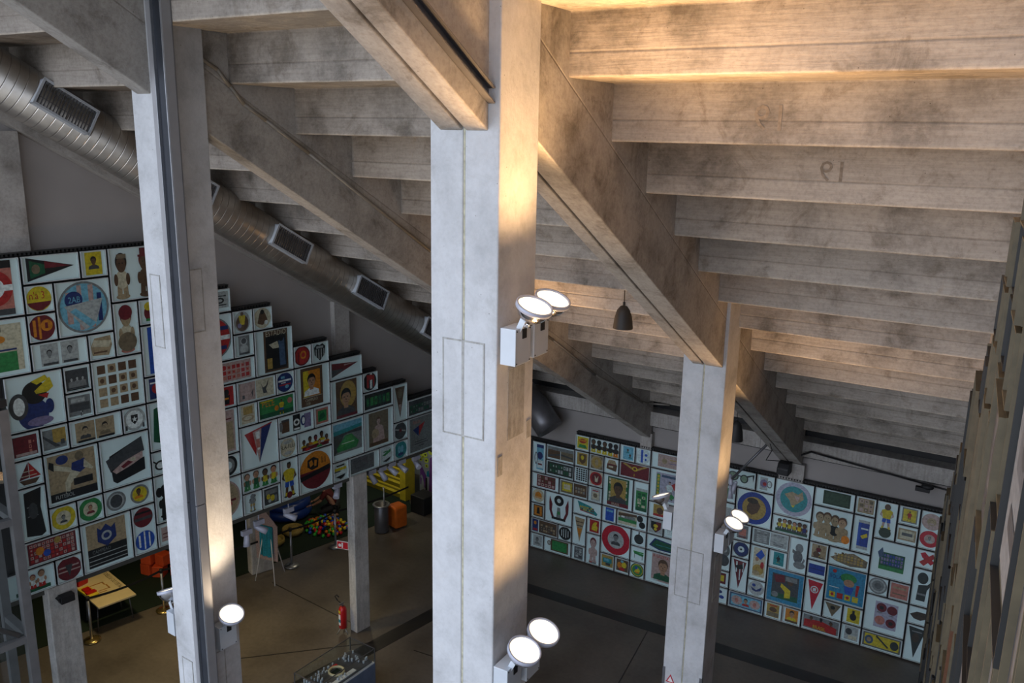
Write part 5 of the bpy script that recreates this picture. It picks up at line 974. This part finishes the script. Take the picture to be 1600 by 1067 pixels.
for k in range(6):
    b = MB(); b.box(-1.6, k * .07, k * .25, 1.5, (k + 1) * .07 + .02, k * .25 + .25); b.build('step', 'yellow_shaded', o)
    b = MB(); b.hexa([(-1.6, k * .07 - .04, k * .25 + .15), (1.5, k * .07 - .04, k * .25 + .15), (1.5, k * .07 + .02, k * .25 + .15), (-1.6, k * .07 + .02, k * .25 + .15), (-1.6, k * .07 + .05, k * .25 + .27), (1.5, k * .07 + .05, k * .25 + .27), (1.5, k * .07 + .09, k * .25 + .27), (-1.6, k * .07 + .09, k * .25 + .27)]); b.build('tread', 'yellow', o)
b = MB(); b.box(1.5, -.06, 0, 1.72, .30, 1.55); b.build('end_post', 'yellow', o)
b = MB(); b.box(-.25, -.2, 0, .25, .3, .5); tag(b.build('black_box', 'black', None, (-13.42, 17.2, .0), -.1, bevel=.02), 'black box in front of the yellow steps', 'box')
# mural on the end wall
b = MB(); y = 17.99
b.prism([(-14.1, .38), (-13.91, .28), (-13.89, .65), (-14.1, 1.0)], 1, y - .006, y, 0)
b.prism([(-13.8, .1), (-13.2, .1), (-13.3, 1.6), (-13.76, 1.2)], 1, y - .006, y, 0)
for x, z, rr in ((-14.06, 1.28, .075), (-14.07, 1.12, .065), (-13.91, 1.28, .075), (-13.88, 1.12, .08), (-13.87, .96, .06), (-13.99, 1.2, .05), (-13.7, 1.45, .15), (-13.4, 1.7, .2), (-13.9, 1.6, .12)):
    b.prism([(x + rr * math.cos(k * PI / 3), z + rr * math.sin(k * PI / 3)) for k in range(6)], 1, y - .01, y, 1); b.prism([(x + rr * .5 * math.cos(k * PI / 2), z + rr * .4 * math.sin(k * PI / 2)) for k in range(4)], 1, y - .014, y, 2)
b.prism([(-14.07, .17), (-13.95, .05), (-13.96, .4), (-14.0, .60), (-14.05, .67), (-14.08, .6), (-14.04, .55)], 1, y - .012, y, 3); b.prism([(-13.87, .65), (-13.78, .65), (-13.8, .83), (-13.86, .8)], 1, y - .01, y, 4); b.prism([(-13.91, 0), (-13.86, 0), (-13.86, .6), (-13.91, .6)], 1, y - .016, y, 2)
tag(b.build('wall_mural_painting', ['purple', 'lime', 'black', 'wallpale', 'teal']), 'purple, lime and pale street style mural beside the yellow steps', 'mural')

# fire extinguisher and its sign
o = empty('fire_extinguisher', 'red fire extinguisher on a stand at the foot of the short pillar', 'fire extinguisher', (-11.19, 11.70, 0))
b = MB(); b.lathe([(.075, .12), (.082, .13), (.082, .52), (.06, .58), (.03, .60)], n=28); cy = b.build('cylinder', 'red', o)
b = MB(); b.cyl((0, 0, .6), (0, 0, .66), .022, n=12); b.box(-.02, -.09, .66, .02, .03, .685); b.build('valve', 'steel_dark', o)
b = MB(); b.tube([(0, -.02, .66), (-.08, -.05, .72), (-.14, -.06, .80), (-.10, -.05, .84), (-.05, -.04, .80)], .011, 8); b.build('hose', 'black', o)
for z0, z1, mt in ((.47, .53, 'yellow'), (.33, .44, 'white'), (.26, .33, 'teal'), (.20, .26, 'white')):
    b = MB(); n = 6; r = .0835
    for k in range(n):
        a0 = -2.35 + .16 * k; a1 = a0 + .16; b.face([(r * math.cos(a0), r * math.sin(a0), z0), (r * math.cos(a1), r * math.sin(a1), z0), (r * math.cos(a1), r * math.sin(a1), z1), (r * math.cos(a0), r * math.sin(a0), z1)])
    b.build('label_sticker', mt, cy)
for a in (0, 2.1, 4.2):
    b = MB(); b.cyl((.05 * math.cos(a), .05 * math.sin(a), .12), (.13 * math.cos(a), .13 * math.sin(a), 0), .008, n=6); b.build('leg', 'steel', o)
b = MB(); b.box(-.26, -.008, 0, 0, .008, .17); o = tag(b.build('safety_sign', 'white', None, at(WL, -.235, 11.80, 1.78), .25), 'small red and white safety sign sticking out of the short pillar', 'safety sign')
b = MB(); b.box(-.25, -.012, .012, -.01, -.008, .158); b.build('sign_face', 'signred', o)
b = MB(); b.box(-.15, -.015, .03, -.12, -.012, .14); b.prism([(-.19 + .035 * math.cos(k * PI / 4), .08 + .035 * math.sin(k * PI / 4)) for k in range(8)], 1, -.015, -.012); b.build('sign_symbol', 'white', o)

# display case
cx0, cy0, cx1, cy1 = -9.93, 9.15, -9.26, 10.48
o = empty('display_case', 'glass topped display case with a model inside, near the bottom of the picture', 'display case', ((cx0 + cx1) / 2, (cy0 + cy1) / 2, 0), -.04)
w, l = .31, .67
b = MB(); b.box(-w, -l, 0, w, l, .70); b.build('cabinet', 'gameblue', o, bevel=.006)
b = MB(); b.box(-w + .01, -l + .01, .70, w - .01, l - .01, .72); b.build('shelf_board', 'white', o)
b = MB()
for q in ((-w, -l), (w - .014, -l), (-w, l - .014), (w - .014, l - .014)): b.box(q[0], q[1], .70, q[0] + .014, q[1] + .014, 1.0)
for z in (.986,):
    b.box(-w, -l, z, w, -l + .014, 1.0); b.box(-w, l - .014, z, w, l, 1.0); b.box(-w, -l, z, -w + .014, l, 1.0); b.box(w - .014, -l, z, w, l, 1.0)
b.build('frame', 'steel_dark', o)
b = MB(); c_ = .006
for q in (((-w + c_, -l, .72), (-w + c_, l, .72), (-w + c_, l, .99), (-w + c_, -l, .99)), ((w - c_, -l, .72), (w - c_, l, .72), (w - c_, l, .99), (w - c_, -l, .99)), ((-w, -l + c_, .72), (w, -l + c_, .72), (w, -l + c_, .99), (-w, -l + c_, .99)), ((-w, l - c_, .72), (w, l - c_, .72), (w, l - c_, .99), (-w, l - c_, .99)), ((-w, -l, .996), (w, -l, .996), (w, l, .996), (-w, l, .996))): b.face(q)
b.build('glass', 'caseglass', o)
mo = empty('stadium_model', 'detailed model of a sports ground inside the display case', 'model', ((cx0 + cx1) / 2, (cy0 + cy1) / 2, .722), -.04)
b = MB(); b.box(-.27, -.63, 0, .27, .63, .03); b.build('base', 'steel_dark', mo)
b = MB(); ro = random.Random(3)
for k in range(120):
    x = ro.uniform(-.25, .22); y = ro.uniform(-.6, .6)
    if abs(x) < .14 and -.25 < y < .3: continue
    s_ = ro.uniform(.012, .03); b.box(x, y, .03, x + s_, y + s_, .03 + ro.uniform(.02, .07))
b.build('model_buildings', 'joint_filler' if False else 'boxgrey', mo)
b = MB(); b.torus((0, .02, .05), .13, .02, sz=1.2); b.build('model_stand', 'board', mo)
b = MB(); b.box(.17, -.60, .03, .25, .25, .045); b.build('paper_strip', 'white', mo)
b = MB(); b.box(-.07, -.06, .03, .07, .10, .035); b.build('model_pitch', 'carpet', mo); b = MB(); b.box(-.16, .02, .04, -.11, .16, .06); b.build('model_roof', 'signred', mo)

# glass lift shaft at the left edge
f = fr(WL); o = empty('glass_enclosure', 'glass enclosure with grey steel posts at the left edge', 'glass enclosure', at(WL, 1.0, 5.4, 0), -WL[0])
b = MB(); b.box(-.06, -.06, 0, .06, .05, 6.55); b.build('post', 'liftsteel', o)
b = MB(); b.box(-.06, -2.2, 0, .06, -2.08, 6.55); b.build('post', 'liftsteel', o)
b = MB(); b.box(-.80, -.06, 0, -.70, .05, 6.55); b.build('post', 'liftsteel', o)
for z in (6.5, 5.02, 3.35, 1.7):
    b = MB(); b.box(-.05, -2.1, z, .05, -.05, z + .09); b.box(-.72, -.05, z, -.05, .05, z + .09); b.build('rail', 'liftsteel', o)
for z0, z1 in ((5.12, 6.5), (3.45, 5.01), (1.8, 3.34), (0.05, 1.69)):
    b = MB(); b.face([(0, -2.05, z0), (0, -.07, z0), (0, -.07, z1), (0, -2.05, z1)]); b.build('glass_pane', 'sheet', o)
b = MB(); b.tube([(-.02, -1.9, 4.95), (-.02, -.12, 3.46)], .035, 8); b.build('brace', 'liftsteel', o)
b = MB(); b.box(-.05, -.05, 6.59, .05, .05, 6.68); b.build('cap', 'black', o)

# ---------------------------------------------------------------- light, camera
w = bpy.data.worlds.new('World'); S.world = w; w.use_nodes = True; nt = w.node_tree
bg = nt.nodes['Background']; tc = nd(nt, 'ShaderNodeTexCoord'); sx = nd(nt, 'ShaderNodeSeparateXYZ'); nt.links.new(tc.outputs['Generated'], sx.inputs[0])
vert = ramp(nt, mth(nt, 'MULTIPLY_ADD', sx.outputs[2], .5, .5), [(.30, (.10, .10, .10)), (.47, SKY[1]), (.52, SKY[0]), (.66, SKY[2]), (1, SKY[3])])
horz = ramp(nt, mth(nt, 'MULTIPLY_ADD', sx.outputs[0], .5, .5), [(.0, (1, 1, 1)), (.45, (1, 1, 1)), (.75, SKY[4])])
nt.links.new(mixc(nt, 1.0, vert, horz, 'MULTIPLY'), bg.inputs[0]); bg.inputs[1].default_value = SKYS
warm_spot('step_light', (-15.2, 17.0, 3.25), (.0, .35, -1), 60, 2.2, (1, .95, .8), .8, .1)
warm_spot('play_area_light', at(WL, -1.2, 9.6, 3.2), (.25, -.1, -1), EN[5], 2.4, (1, .76, .38), .8, .15)
warm_spot('play_area_light', at(WL, -3.6, 8.6, 3.2), (.1, .1, -1), EN[5] * .8, 2.4, (1, .76, .38), .8, .15)
warm_spot('play_area_light', at(WL, -3.2, 14.3, 3.2), (.1, .1, -1), EN[6], 2.4, (1, .86, .6), .8, .15)
f_, pit, rol, yaw = 1355.9088, .23655077, .018009998, .55519104
fw = Vector((-math.sin(yaw) * math.cos(pit), math.cos(yaw) * math.cos(pit), -math.sin(pit))); rt = Vector((math.cos(yaw), math.sin(yaw), 0)); up = rt.cross(fw)
r2 = math.cos(rol) * rt + math.sin(rol) * up; u2 = -math.sin(rol) * rt + math.cos(rol) * up
cam = bpy.data.cameras.new('camera'); cam.lens = 36 * f_ / 1600; cam.sensor_width = 36; cam.clip_start = .05; cam.clip_end = 200
co = bpy.data.objects.new('camera', cam); COL.objects.link(co); mw = Matrix((r2, u2, -fw)).transposed().to_4x4(); mw.translation = (0, 0, 10); co.matrix_world = mw
S.camera = co
S.view_settings.view_transform = 'Standard'; S.view_settings.look = 'None'; S.view_settings.gamma = 1; S.view_settings.exposure = EXPO
S.view_settings.use_curve_mapping = False
